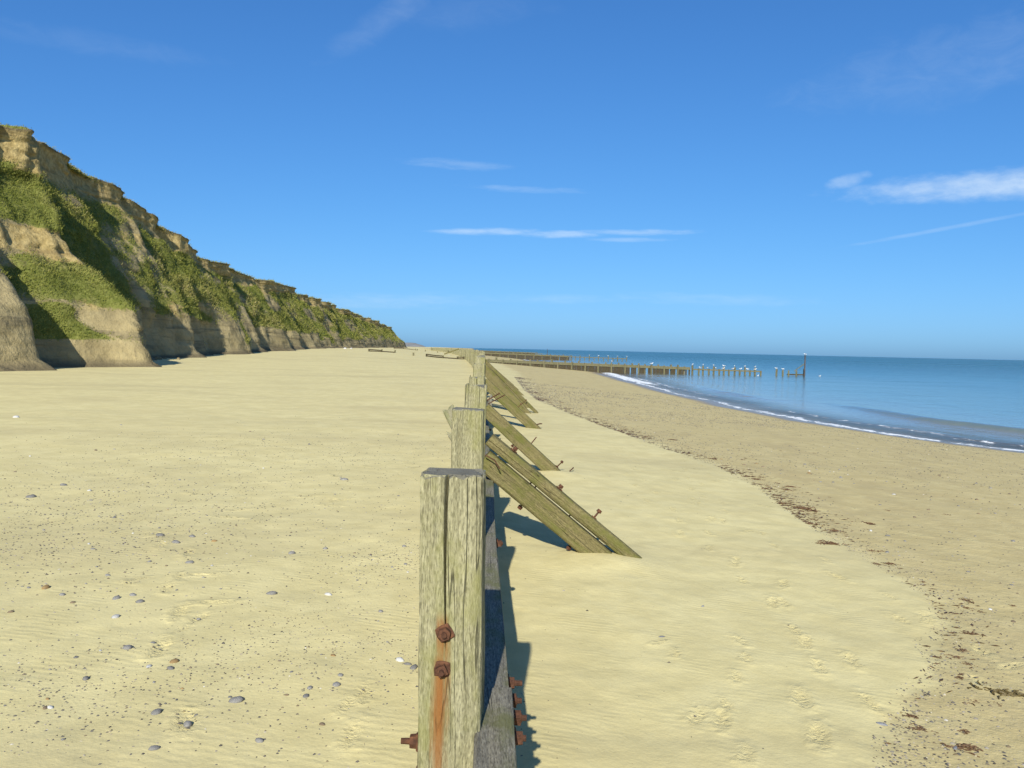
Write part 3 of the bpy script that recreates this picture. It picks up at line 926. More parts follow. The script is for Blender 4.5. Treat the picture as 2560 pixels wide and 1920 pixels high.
BOLT_MESHES = [bolt_mesh('bolt_iron', .05, .012 + .01 * (k % 3), True, k % 2 == 0, k) for k in range(4)]
for me_ in BOLT_MESHES:
    me_.materials.append(M['rust'])
def bolt(parent, pos, direction, scale=1.0, k=0, spin=0.0):
    o = link('bolt', BOLT_MESHES[k % 4], None, parent)
    o.location = pos
    q = Vector(direction).to_track_quat('Z', 'Y')
    o.rotation_mode = 'QUATERNION'
    o.rotation_quaternion = q @ Matrix.Rotation(spin, 3, 'Z').to_quaternion()
    o.scale = (scale,) * 3
    return o

# ------------------------------------------------------------------ the timber revetment running down the beach
STEP = 2.715
Y0 = 2.72
rev = empty('timber_revetment', (wall_x(Y0) - .1, Y0, 0))
tag(rev, 'long weathered timber revetment of posts and raking braces running down the middle of the beach', 'revetment')
REV0 = Vector(rev.location)
def wl(x, y, z):
    return Vector((x, y, z)) - REV0

TOPS = {-2: 1.60, -1: 1.57, 0: 1.575, 1: 1.592, 2: 1.625, 3: 1.620, 4: 1.735, 5: 1.82, 6: 1.74, 7: 1.80, 8: 1.72, 9: 1.79}
rr = random.Random(11)
far_posts = []
for k in range(4):
    me = timber('far_post', 2.3, .20, .20, 900 + k, 4, 8, .006, None, None, .03, .02, .012)
    me.materials.append(M['post'])
    far_posts.append(me)
NPOST = 160
near_posts = {}
for i in range(-2, NPOST):
    Y = Y0 + STEP * i
    xw = float(wall_x(Y))
    top = TOPS.get(i, 1.62 + .22 * rr.random() - .12 * (i > 60))
    wd = {0: .207, 1: .206, 2: .206, 3: .197, 4: .185}.get(i, .20 + .02 * rr.uniform(-1, 1))
    if i < 12:
        crack = {0: (-.012, .0115, .035, 1.02 + .6), 2: (.030, .004, .02, .5), 3: (-.005, .008, .03, .7), 4: (.035, .004, .02, .4)}.get(i)
        notch = (.72 + .6, .018) if i in (-1, 0, 1, 2) else None
        me = timber('post', top + .6, wd, .206, 20 + i, 12 if i < 4 else 6, 70 if i < 4 else 26, .0030, crack, notch, .004 if i < 2 else .014, .012, .005)
        o = link('post', me, M['post_bolted'] if i == 0 else M['post'], rev)
        o.location = wl(xw - wd / 2, Y + .103, -.6)
        o.rotation_euler = (0, rr.uniform(-.006, .006) if i else -.002, rr.uniform(-.03, .03) if i else 0)
        near_posts[i] = o
    else:
        o = link('post', far_posts[rr.randrange(4)], None, rev)
        o.location = wl(xw - .1, Y, top - 2.3)
        o.rotation_euler = (rr.uniform(-.02, .02), rr.uniform(-.03, .03), rr.uniform(0, 3))
# iron on the near posts (positions local to each post, whose foot is 0.6 m under the sand)
p0 = near_posts[0]
b = bolt(p0, (-.018, -.104, 1.065 + .6), (0, -1, .06), .88, 0, .35)
b = bolt(p0, (-.024, -.104, .945 + .6), (0, -1, .02), .86, 1, .05)
bolt(p0, (-.104, -.02, .66 + .6), (-1, 0, 0), .95, 2)
bolt(p0, (-.104, -.02, .54 + .6), (-1, 0, 0), .95, 3)
for i in (1, 2, 3, 4, 5, 6):
    p = near_posts[i]
    bolt(p, (-.01, -.104, .62 + .6), (0, -1, 0), .85, i)

# horizontal walings (beams) bolted along the sea face
beams = [(-2.0, 3.1), (3.1, 8.6), (8.6, 14.0), (14.0, 19.5), (19.5, 25), (25, 30.4)]
for k, (ya, yb) in enumerate(beams):
    oa, ob, bw = {0: (.045, .045, .135), 1: (.042, .030, .120)}.get(k, (.030, .030, .105))
    pa = Vector((float(wall_x(ya)) + oa, ya + .004, .60)); pb = Vector((float(wall_x(yb)) + ob, yb - .004, .60 + rr.uniform(-.01, .01)))
    L = (pb - pa).length
    me = timber('beam', L, bw, .235, 60 + k, 8, 60, .0025, None, None, .004, .010, .006)
    o = link('beam', me, M['beam'], rev)
    o.location = pa - REV0
    # local Z along the beam, local Y upwards
    zax = (pb - pa).normalized(); yax = Vector((0, 0, 1)); xax = yax.cross(zax).normalized(); yax = zax.cross(xax)
    o.matrix_local = Matrix(((xax.x, yax.x, zax.x, o.location.x), (xax.y, yax.y, zax.y, o.location.y), (xax.z, yax.z, zax.z, o.location.z), (0, 0, 0, 1)))
    def on_beam(y, z):   # beam-local position on the sea face
        return (-bw / 2, z - .60, (y - ya))
    ybolts = {0: [2.86, 3.02], 1: [3.19, 3.36, 5.80], 2: [8.82, 11.0]}.get(k, [ya + .4, ya + 2.9])
    for q, y in enumerate(ybolts):
        bolt(o, on_beam(y, .64 if k < 2 else .6), (-1, 0, 0), 1.0, q + k)

# boards closing the bays behind the beams
board_mesh = timber('board', STEP - .02, .05, .215, 80, 4, 14, .003, None, None, .004, .006, .004)
board_mesh.materials.append(M['plank'])
for i in range(-2, 24):
    ya = Y0 + STEP * i + .01
    xa = float(wall_x(ya)) - .052; xb = float(wall_x(ya + STEP)) - .052
    for q, z in enumerate((.115, -.105) if i < 0 else (.555, .335, .115, -.105) if i < 12 else (.555, .335, .115)):
        o = link('board', board_mesh, None, rev)
        zax = Vector((xb - xa, STEP, 0)).normalized(); yax = Vector((0, 0, 1)); xax = yax.cross(zax)
        lo = wl(xa, ya, z)
        o.matrix_local = Matrix(((xax.x, yax.x, zax.x, lo.x), (xax.y, yax.y, zax.y, lo.y), (xax.z, yax.z, zax.z, lo.z), (0, 0, 0, 1)))
# further on the boards are too small to tell apart: one stretch of planking per bay
for i in range(24, NPOST - 1):
    ya = Y0 + STEP * i; yb = ya + STEP
    m = MB()
    xa = float(wall_x(ya)) - .06; xb = float(wall_x(yb)) - .06
    ang = math.atan2(-(xb - xa), STEP)
    for z in (.62, .36, .10):
        m.box((0, STEP / 2, z + .35 * min(1, i / 60)), (.06, STEP - .03, .235), None)
    o = m.build('planking', M['plank'], rev)
    o.location = wl(xa, ya, rr.uniform(-.05, .05)); o.rotation_euler = (0, 0, ang)

# raking braces
def rake(y, xa, za, xb, zb, w_, t_, seed, name='brace', L_over=0.0, bevel=.018, mat='brace', yaw=0.0):
    """timber from wall point (xa,za) down to (xb,zb) in the plane Y=y; w_ along Y, t_ across the slope"""
    a = Vector((xa, y, za)); bq = Vector((xb, y + yaw, zb))
    L = (bq - a).length
    me = timber(name, L, w_, t_, seed, 8, 44, .003, None, None, .008, bevel, .006)
    o = link(name, me, M[mat], rev)
    zax = (bq - a).normalized(); xax = Vector((0, 1, 0)); xax = (xax - zax * xax.dot(zax)).normalized(); yax = zax.cross(xax)
    lo = a - REV0
    o.matrix_local = Matrix(((xax.x, yax.x, zax.x, lo.x), (xax.y, yax.y, zax.y, lo.y), (xax.z, yax.z, zax.z, lo.z), (0, 0, 0, 1)))
    return o, L

def up_side(o):
    """sign of local Y that points away from the sand"""
    return 1

yb3 = 8.17
thick, Lt = rake(yb3, -.262, .915, 1.19, -.235, .190, .200, 201)
thin, Lh = rake(yb3 - .03, -.205, 1.118, 1.405, -.178, .150, .120, 203, bevel=.03)
su = up_side(thin)
def loose_bolt(parent, z, t_half, s, out, lean=(0, 0), k=0, head=True):
    """a bolt standing proud of a brace by `out` metres"""
    m = MB()
    m.cyl((0, 0, -.05), (0, 0, out), .0095, 8)
    if head:
        m.cyl((0, 0, out - .004), (0, 0, out + .026), .027, 6, .024)
        m.box((0, 0, .006), (.055, .055, .010), Matrix.Rotation(.3 + k, 3, 'Z'))
    o = m.build('bolt', M['rust'], parent)
    o.location = (lean[0], s * t_half, z)
    o.rotation_mode = 'QUATERNION'
    o.rotation_quaternion = Vector((lean[1], s, 0)).to_track_quat('Z', 'Y')
    return o
loose_bolt(thin, .83, .0625, su, .020, (0.0, .05), 0)
loose_bolt(thin, 1.275, .0625, su, .075, (0.0, .15), 1)
loose_bolt(thin, .25, .0625, su, .020, (-.02, 0), 2)
st_ = up_side(thick)
loose_bolt(thick, .58, .100, -st_, .03, (0.02, .1), 1)
loose_bolt(thick, 1.20, .100, -st_, .03, (0.0, .1), 2)
# shafts in the gap between the two
for z in (.50, .56, 1.0):
    m = MB(); m.cyl((0, .09 * st_, 0), (0, .16 * st_, .012), .008, 7)
    o = m.build('bolt', M['rust'], thick); o.location = (0, 0, z)

b5, _ = rake(13.72, -.44, 1.01, .93, -.205, .19, .205, 211)
s5 = up_side(b5)
loose_bolt(b5, 1.52, .10, s5, .12, (0, -.3), 0)
loose_bolt(b5, .95, .10, s5, .17, (0.0, .9), 1, head=False)
loose_bolt(b5, .75, .10, -s5, .03, (0, .1), 1)
b8, _ = rake(21.72, -.73, 1.13, .80, -.23, .20, .24, 213)
s8 = up_side(b8)
loose_bolt(b8, 1.1, .12, s8, .10, (0, .2), 1)
rake(24.4, -.85, 1.02, .55, -.22, .16, .13, 214)
b10, _ = rake(27.2, -.93, 1.36, .58, -.22, .22, .30, 217)
loose_bolt(b10, 1.7, .15, up_side(b10), .16, (0, .3), 0)
rake(27.5, -.90, 1.60, .85, -.10, .16, .10, 218)
rake(29.9, -1.02, 1.45, .75, -.22, .20, .20, 219)
rake(32.6, -1.13, 1.35, .62, -.20, .20, .22, 221)
rake(38.0, -1.33, 1.35, .50, -.20, .20, .22, 222)
rake(43.5, -1.55, 1.35, .30, -.20, .20, .22, 223)
rake(49.0, -1.78, 1.35, .05, -.20, .20, .22, 224)
for y in (60, 71, 82, 98, 114, 130):
    rake(y, float(wall_x(y)), 1.3, float(wall_x(y)) + 1.5, .0, .2, .22, 230 + y)
# one long strut leaning on the land side far along the wall
yy_ = 176.0
rake(yy_, float(wall_x(yy_)) - .3, 1.75, float(wall_x(yy_)) - 3.4, .55, .22, .26, 260)

# broken boards still hanging on the land side behind the second post
def broken_board(x, y, z, L, w_, rot, seed):
    me = timber('broken_board', L, .045, w_, seed, 6, 16, .004, None, None, .028, .012, .008)
    o = link('broken_board', me, M['plank'], rev)
    o.location = wl(x, y, z); o.rotation_euler = rot
broken_board(-.475, 8.20, 1.13, .29, .12, (R(-27), 0, R(90)), 301)
broken_board(-.485, 8.14, 1.02, .17, .10, (R(-34), 0, R(90)), 303)
broken_board(-.78, 19.3, 1.25, .35, .16, (R(60), R(-20), R(8)), 305)
# splintered boards and rods hanging among the braces
broken_board(-.42, 16.4, .80, .55, .16, (R(-68), R(20), R(10)), 307)
def rod(a, b_, r=.011):
    m = MB()
    a = Vector(a); b_ = Vector(b_)
    mid = (a + b_) / 2 + Vector((.02, .015, .012))
    m.cyl(a - a, mid - a, r, 7); m.cyl(mid - a, b_ - a, r, 7)
    o = m.build('iron_rod', M['rust'], rev)
    o.location = a - REV0
rod((-.42, 14.05, 1.12), (-.20, 13.9, 1.26), .010)
rod((-.40, 14.3, 1.05), (-.12, 14.1, 1.22), .009)
rod((-.24, 8.0, .98), (-.10, 7.95, .86), .006)
rod((.98, 13.7, .02), (1.05, 13.9, .05), .010)
rod((.66, 21.7, .05), (.80, 21.9, .06), .016)

# ------------------------------------------------------------------ groynes
GR = random.Random(5)
gpost = []
for k in range(4):
    me = timber('groyne_post', 3.0, .22, .22, 700 + k, 4, 8, .008, None, None, .04, .02, .012)
    me.materials.append(M['groyne'])
    gpost.append(me)
def gline(y_at, x):
    return y_at + .17 * (x - 2)
def groyne(y_at, x_in, x_plank, x_out, label, z_in, z_slope, dx=2.0, open_dx=.82, stub=()):
    root = empty('groyne', (x_in, gline(y_at, x_in), -.5))
    tag(root, label, 'groyne')
    o0 = Vector(root.location)
    ang = math.atan(.17)
    perches = []
    def put(me, x, off, top, name='post', tilt=.02):
        o = link(name, me, None, root)
        o.location = Vector((x, gline(y_at, x) + off, top - 3.0)) - o0
        o.rotation_euler = (GR.uniform(-tilt, tilt), GR.uniform(-tilt, tilt), GR.uniform(0, 3))
        return o
    def zt(x):
        return z_in + z_slope * (x - 2)
    def plank(x0, x1, off, z0, z1, name, mat, th=.07):
        m = MB()
        L = (x1 - x0) / math.cos(ang)
        m.box((L / 2, 0, 0), (L, th, .001 + z1 - z0), None)
        me = m.mesh(name)
        o = link(name, me, M[mat], root)
        o.location = Vector((x0, gline(y_at, x0) + off, (z0 + z1) / 2)) - o0
        o.rotation_euler = (0, math.atan(-z_slope) * .9, ang)
        return o
    # planked part: posts on both faces, staggered, walings, vertical sheet planks between
    x = x_in; k = 0
    while x < x_plank:
        tp = zt(x) + GR.uniform(-.05, .22)
        put(gpost[GR.randrange(4)], x, -.24, tp)
        tb = zt(x + dx * .55) + GR.uniform(.0, .30)
        put(gpost[GR.randrange(4)], x + dx * .55, .24, tb)
        if x > 8:
            perches.append((x, -.24, tp))
        x1 = min(x + dx, x_plank)
        plank(x + .02, x1 - .02, -.10, zt(x) - .42, zt(x) - .20, 'waling', 'groyne', .10)
        plank(x + .02, x1 - .02, .10, zt(x) - .22, zt(x) - .02, 'waling', 'groyne', .10)
        n = 8
        for q in range(n):
            if x > x_plank * .55 and GR.random() < .16:
                continue
            xa = x + (x1 - x) * q / n
            tpz = zt(xa) - .30 + GR.uniform(-.06, .04)
            m = MB(); m.box((0, 0, 0), ((x1 - x) / n - .02, .06, 2.6))
            o = m.build('sheet_plank', M['groyne_dark'], root)
            o.location = Vector((xa + .12, gline(y_at, xa + .12), tpz - 1.3)) - o0
            o.rotation_euler = (0, GR.uniform(-.01, .01), ang + GR.uniform(-.05, .05))
        x += dx; k += 1
    # open part: alternate tall and short posts with one rail
    x = x_plank + .4; k = 0
    while x < x_out:
        tall = k % 2 == 0
        tp = zt(x_plank) + (.18 if tall else -.22) - .012 * (x - x_plank) + GR.uniform(-.03, .05)
        put(gpost[GR.randrange(4)], x, .16 if tall else -.16, tp, tilt=.03)
        if tall:
            perches.append((x, .16, tp))
        if x + open_dx < x_out:
            plank(x - .05, x + open_dx + .05, 0, zt(x_plank) - .42 - .012 * (x - x_plank), zt(x_plank) - .22 - .012 * (x - x_plank) + .0015 * (k % 2), 'rail', 'groyne', .12 + .004 * (k % 2))
        x += open_dx; k += 1
    for (sxx, stp) in stub:
        put(gpost[GR.randrange(4)], sxx, 0, stp, tilt=.03)
        perches.append((sxx, 0, stp))
    return root, perches

g1, perch1 = groyne(121.5, -5.4, 26.6, 38.3, 'nearest timber groyne crossing the foreshore into the sea, gulls perched on its posts', .33, -.019,
                    stub=[(40.2, -.25), (41.3, -.36), (42.2, -.34), (43.5, -.35)])
m = MB(); m.box((0, 0, 0), (2.9, .14, .20))
o = m.build('end_beam', M['groyne_dark'], g1); o.location = Vector((43.45, gline(121.5, 43.45) + .14, -.98)) - Vector(g1.location); o.rotation_euler = (0, 0, math.atan(.17))
g2, perch2 = groyne(258, -19.5, 17.5, 36.0, 'second timber groyne further along the shore, ending in open posts', .55, -.020, dx=2.6, open_dx=1.5)
g3, perch3 = groyne(424, -40, 12.0, 17.0, 'farthest timber groyne, a thin dark line under the horizon', .50, -.020, dx=4.5, open_dx=2.5)

# tall beacon pole with a diagonal stay at the end of each groyne
def beacon(x, y, top, label, stay=True):
    root = empty('beacon_pole', (x, y, SEA - 1.5))
    tag(root, label, 'marker pole')
    me = MB(); me.cyl((0, 0, 0), (0, 0, top - SEA + 1.5), .13, 10, .09)
    me.build('pole', M['pole'], root)
    me = MB(); me.cyl((0, 0, top - SEA + 1.45), (0, 0, top - SEA + 1.55), .17, 10, .17)
    me.build('cap', M['pole'], root)
    me = MB(); me.box((.02, .24, 1.3), (.24, .22, 2.6))
    me.build('foot_post', M['groyne'], root)
    if stay:
        me = MB(); me.cyl((-1.6, 0, 2.25), (-.10, 0, 3.4), .06, 7)
        me.build('stay', M['groyne'], root)
    return root
beacon(44.8, gline(121.5, 44.8), 1.95, 'tall dark marker pole with a diagonal stay at the sea end of the nearest groyne')
beacon(17.6, gline(424, 17.6), 2.3, 'thin dark marker pole standing at the end of the farthest groyne', False)

# low remains of groynes on the land side of the wall
def remnant(pts, label, rails=True, seed=0, h=.42):
    rs = random.Random(seed)
    x0, y0 = pts[0]
    z0 = ground_z(x0, y0)
    root = empty('groyne_remnant', (x0, y0, z0))
    tag(root, label, 'groyne remains')
    o0 = Vector(root.location)
    for k, (x, y) in enumerate(pts):
        me = timber('post', h + .6, .24, .24, seed + k, 4, 6, .008, None, None, .03, .02, .01)
        o = link('post', me, M['groyne'], root)
        o.location = Vector((x, y, ground_z(x, y) - .6 + rs.uniform(-.06, .06))) - o0
        if rails and k + 1 < len(pts):
            x1, y1 = pts[k + 1]
            for zz in ((.10, .34) if k % 2 == 0 else (.12,)):
                a = Vector((x, y, ground_z(x, y) + zz)); b_ = Vector((x1, y1, ground_z(x1, y1) + zz - rs.uniform(.0, .08)))
                L = (b_ - a).length
                mt = timber('rail', L, .10, .16, seed + 50 + k, 4, 8, .006, None, None, .03, .02, .02)
                r_ = link('rail', mt, M['groyne_dark'], root)
                r_.location = a - o0 + Vector((0, -.15, 0))
                r_.rotation_mode = 'QUATERNION'; r_.rotation_quaternion = (b_ - a).to_track_quat('Z', 'Y')
    return root
remnant([(-23.5, 137.4), (-21.6, 138.6), (-19.6, 140.0)], 'two-railed remains of a groyne standing near the foot of the cliff', seed=400)
remnant([(-15.3, 129.5)], 'single short post standing alone in the sand between two groyne remains', False, 420, .50)
remnant([(-13.6, 132.5), (-10.6, 128.0), (-8.3, 126.6), (-7.3, 126.0)], 'low half-buried groyne remains meeting the land side of the timber revetment', seed=440)
remnant([(-37, 262), (-33.5, 258), (-29, 256)], 'dark plank remains on the sand just past the end of the near cliff', seed=460)
remnant([(-27.5, 238), (-24.5, 236), (-21, 235)], 'distant row of three low stakes in the sand beyond the railed remains', False, seed=480)

# ------------------------------------------------------------------ gulls
def gull_mesh():
    secs = [(-.24, .012, .0), (-.17, .035, .0), (-.08, .068, .0), (.02, .082, .0), (.10, .070, .015), (.15, .045, .06), (.175, .042, .095), (.21, .040, .115), (.245, .024, .112), (.285, .006, .100)]
    v = []; n = 8
    for (x, r_, dz) in secs:
        for k in range(n):
            t = 2 * math.pi * k / n
            v.append((x, r_ * .85 * math.cos(t), .20 + dz + r_ * math.sin(t)))
    f = []
    for s_ in range(len(secs) - 1):
        for k in range(n):
            f.append([s_ * n + k, s_ * n + (k + 1) % n, (s_ + 1) * n + (k + 1) % n, (s_ + 1) * n + k])
    f.append(list(range(n))[::-1]); f.append([(len(secs) - 1) * n + k for k in range(n)])
    return raw_mesh('gull_body', np.array(v), f, True)
GB = gull_mesh(); GB.materials.append(M['white'])
mw = MB()
for s_ in (-1, 1):
    mw.box((-.06, s_ * .066, .225), (.26, .018, .085), Matrix.Rotation(.12, 3, 'Y'))
GWING = mw.mesh('gull_wings'); GWING.materials.append(M['gull_grey'])
ml = MB()
for s_ in (-1, 1):
    ml.cyl((.01, s_ * .03, 0), (.0, s_ * .03, .14), .008, 5)
GLEG = ml.mesh('gull_legs'); GLEG.materials.append(M['ochre'])
gr_ = random.Random(21)
def gull(x, y, z, label, group=None, swim=False):
    root = empty('gull', (x, y, z), gr_.uniform(0, 6.28))
    root.scale = (.95,) * 3
    tag(root, label, 'gull', group)
    link('body', GB, None, root); link('wings', GWING, None, root)
    if not swim:
        link('legs', GLEG, None, root)
open_p = [p for p in perch1 if p[0] > 26.6]
closed_p = [p for p in perch1 if p[0] <= 26.6]
for (x, off, tp) in open_p[:9]:
    gull(x, gline(121.5, x) + off, tp + .005, 'small white gull perched on a tall post of the open end of the nearest groyne', 'gulls on the nearest groyne')
for k in (3, 6):
    x, off, tp = closed_p[k]
    gull(x, gline(121.5, x) + off, tp + .005, ['', 'white gull on a post of the planked part of the nearest groyne, close to shore', 'white gull on a post of the planked part of the nearest groyne, further out'][1 if k == 3 else 2])
for k in range(8):
    x = 28.2 + k * 1.25 + gr_.uniform(-.2, .2)
    gull(x, gline(121.5, x), .33 - .019 * 24.6 - .21 - .012 * (x - 26.6), 'small white gull sitting on the rail of the nearest groyne between its posts', 'gulls on the groyne rail')
gull(44.8, gline(121.5, 44.8), 2.0, 'white gull on top of the tall marker pole')
gull(41.3, gline(121.5, 41.3), -.355, 'white gull on a lone stub post near the marker pole')
gull(47.3, gline(121.5, 47.3), SEA - .12, 'white gull floating on the sea to the right of the marker pole', swim=True)
gull(36.0, 123.0, SEA - .12, 'white gull floating on the sea beside the open groyne posts', swim=True)
for (x, off, tp) in [p for p in perch2 if p[0] > 22][:6:1]:
    gull(x, gline(258, x) + off, tp + .005, 'tiny white gull perched on the second groyne', 'gulls on the second groyne')

# ------------------------------------------------------------------ pebbles
def stone_mesh(seed):
    rs = np.random.default_rng(seed)
    t = (1 + 5 ** .5) / 2
    v = np.array([(-1, t, 0), (1, t, 0), (-1, -t, 0), (1, -t, 0), (0, -1, t), (0, 1, t), (0, -1, -t), (0, 1, -t), (t, 0, -1), (t, 0, 1), (-t, 0, -1), (-t, 0, 1)], float)
    f = [(0, 11, 5), (0, 5, 1), (0, 1, 7), (0, 7, 10), (0, 10, 11), (1, 5, 9), (5, 11, 4), (11, 10, 2), (10, 7, 6), (7, 1, 8), (3, 9, 4), (3, 4, 2), (3, 2, 6), (3, 6, 8), (3, 8, 9), (4, 9, 5), (2, 4, 11), (6, 2, 10), (8, 6, 7), (9, 8, 1)]
    v /= np.linalg.norm(v, axis=1, keepdims=True)
    return v, np.array(f), rs
def subdiv(v, f):
    v = [tuple(p) for p in v]; cache = {}; out = []
    def mid(a, b):
        k = (min(a, b), max(a, b))
        if k not in cache:
            p = (np.array(v[a]) + np.array(v[b])) / 2
            p /= np.linalg.norm(p); v.append(tuple(p)); cache[k] = len(v) - 1
        return cache[k]
    for a, b, c in f:
        x, y, z = mid(a, b), mid(b, c), mid(c, a)
        out += [(a, x, z), (b, y, x), (c, z, y), (x, y, z)]
    return np.array(v), np.array(out)
STONES = []
for k in range(7):
    v, f, rs = stone_mesh(k)
    v, f = subdiv(v, f)
    ax = np.array([1.0, rs.uniform(.6, .85), rs.uniform(.42, .62)])
    d = 1 + .30 * fbm(v[:, 0] * 1.7 + k * 5, v[:, 1] * 1.7 + v[:, 2] * 1.5, 3, k)
    STONES.append((v * d[:, None] * ax, f))
smesh = {}
def stone(x, y, r, kind, shape, label, group=None, rot=None):
    key = (kind, shape)
    if key not in smesh:
        me = raw_mesh('pebble', STONES[shape][0], STONES[shape][1], True)
        me.materials.append(M[kind]); smesh[key] = me
    o = link('pebble', smesh[key])
    o.location = (x, y, ground_z(x, y) + r * .02)
    o.scale = (r, r, r)
    o.rotation_euler = (pr_.uniform(-.2, .2), pr_.uniform(-.2, .2), pr_.uniform(0, 6.28) if rot is None else rot)
    tag(o, label, 'pebble', group)
pr_ = random.Random(99)
named = [(-2.47, 5.24, .030, 'chalk', 'smooth bright white pebble lying alone on the pale sand'),
         (-3.24, 5.83, .034, 'ochre', 'ochre orange pebble near the left edge of the picture'),
         (-1.65, 5.82, .040, 'flint', 'large dark grey flint between the white pebble and the wall'),
         (-1.26, 5.84, .030, 'chalk', 'pale grey-white pebble right of the large dark grey flint'),
         (-2.15, 4.70, .032, 'flint', 'grey angular pebble below the bright white pebble'),
         (-1.81, 4.52, .027, 'ochre', 'tan pebble touching a grey one in the left foreground'),
         (-1.79, 4.42, .025, 'flint', 'grey pebble just below the tan pebble in the left foreground'),
         (-1.32, 4.05, .038, 'flint', 'blue-grey egg-shaped pebble in the centre of the left foreground'),
         (-.59, 4.62, .026, 'chalk', 'pale pebble in a small cluster left of the nearest post'),
         (-.50, 4.50, .030, 'flint', 'grey pebble nearest the first post, in a small cluster'),
         (-.54, 4.56, .022, 'flint', 'small grey pebble in the middle of the cluster by the first post'),
         (-10.79, 18.25, .075, 'chalk', 'isolated white stone far off at the left edge of the sand')]
for k, (x, y, r_, kd, lb) in enumerate(named):
    stone(x, y, r_, kd, k % 7, lb)
for (x, y, r_) in [(-2.66, 5.65, .034), (-2.58, 5.72, .026), (-2.46, 5.56, .030), (-2.9, 7.26, .042), (-3.15, 7.52, .040), (-2.85, 7.5, .038), (-2.53, 6.61, .036), (-1.81, 6.96, .040),
                  (-5.31, 9.25, .055), (-5.35, 10.01, .045), (-1.64, 3.89, .030), (-1.45, 3.78, .026), (-1.5, 3.54, .026), (-2.15, 10.84, .05), (-.99, 4.11, .020)]:
    stone(x, y, r_, 'flint', pr_.randrange(7), 'larger grey flint pebble among the scatter on the sand left of the wall', 'larger flints left of the wall')
KINDS = [('flint', 'grey'), ('brown', 'brown'), ('chalk', 'white'), ('ochre', 'ochre')]
def place_words(x, y):
    """where a loose pebble lies, said by what it lies near"""
    if x < wall_x(y):
        d = wall_x(y) - x
        if d < .9: return 'on the sand close to the land side of the posts'
        if y < 4.6: return 'on the sand in the bottom left corner'
        if y < 6.6 and d < 2.3: return 'around the large dark flint left of the first post'
        if y < 6.6: return 'near the ochre pebble at the left edge'
        if y < 9.5 and d < 3.2: return 'on the open sand level with the nearest braces'
        if y < 9.5: return 'in the gravel patch at the left edge'
        return 'far out on the sand towards the cliff'
    d = x - strand_x(y)
    if y < 6.5: return 'on the gritty sand in the bottom right corner'
    if d < 1.0: return 'just seaward of the strandline weed'
    if y < 10: return 'on the gritty sand at the right edge'
    return 'out on the foreshore towards the breaking wave'
def loose(x, y, r_, kd, word):
    size = 'tiny' if r_ < .019 else 'small' if r_ < .026 else 'fist-sized'
    size = size if size != 'fist-sized' else 'chunky'
    where = place_words(x, y)
    stone(x, y, r_, kd, pr_.randrange(7), '%s %s pebble %s' % (size, word, where), 'pebbles ' + where)
patches_l = [(-4.4, 8.1, 1.5, 1.7, 55), (-2.1, 4.2, .9, .5, 28), (-1.0, 6.6, .35, .5, 16), (-.75, 4.6, .25, .35, 12), (-4.5, 13, 2.5, 2.5, 26), (-2.5, 6.3, 1.2, .9, 24)]
for (cx, cy, sx_, sy_, n) in patches_l:
    for q in range(n):
        x = pr_.gauss(cx, sx_); y = pr_.gauss(cy, sy_)
        if x > wall_x(y) - .35 or y < 3.3: continue
        kd, wd_ = KINDS[pr_.choices(range(4), (6, 3, 1.0, .8))[0]]
        loose(x, y, pr_.choice((.009, .011, .013, .016, .021)) * pr_.uniform(.8, 1.2) * (1 + max(0, y - 6) * .05), kd, wd_)
for q in range(105):
    y = 4.2 + 14 * pr_.random() ** 1.4
    x = strand_x(y) + .25 + abs(pr_.gauss(0, 2.6)) + .2
    if x > shore_x(y) - 3: continue
    kd, wd_ = KINDS[pr_.choices(range(4), (6, 2.5, 1.4, .6))[0]]
    loose(x, y, pr_.uniform(.012, .026) * (1 + max(0, y - 6) * .05), kd, wd_)

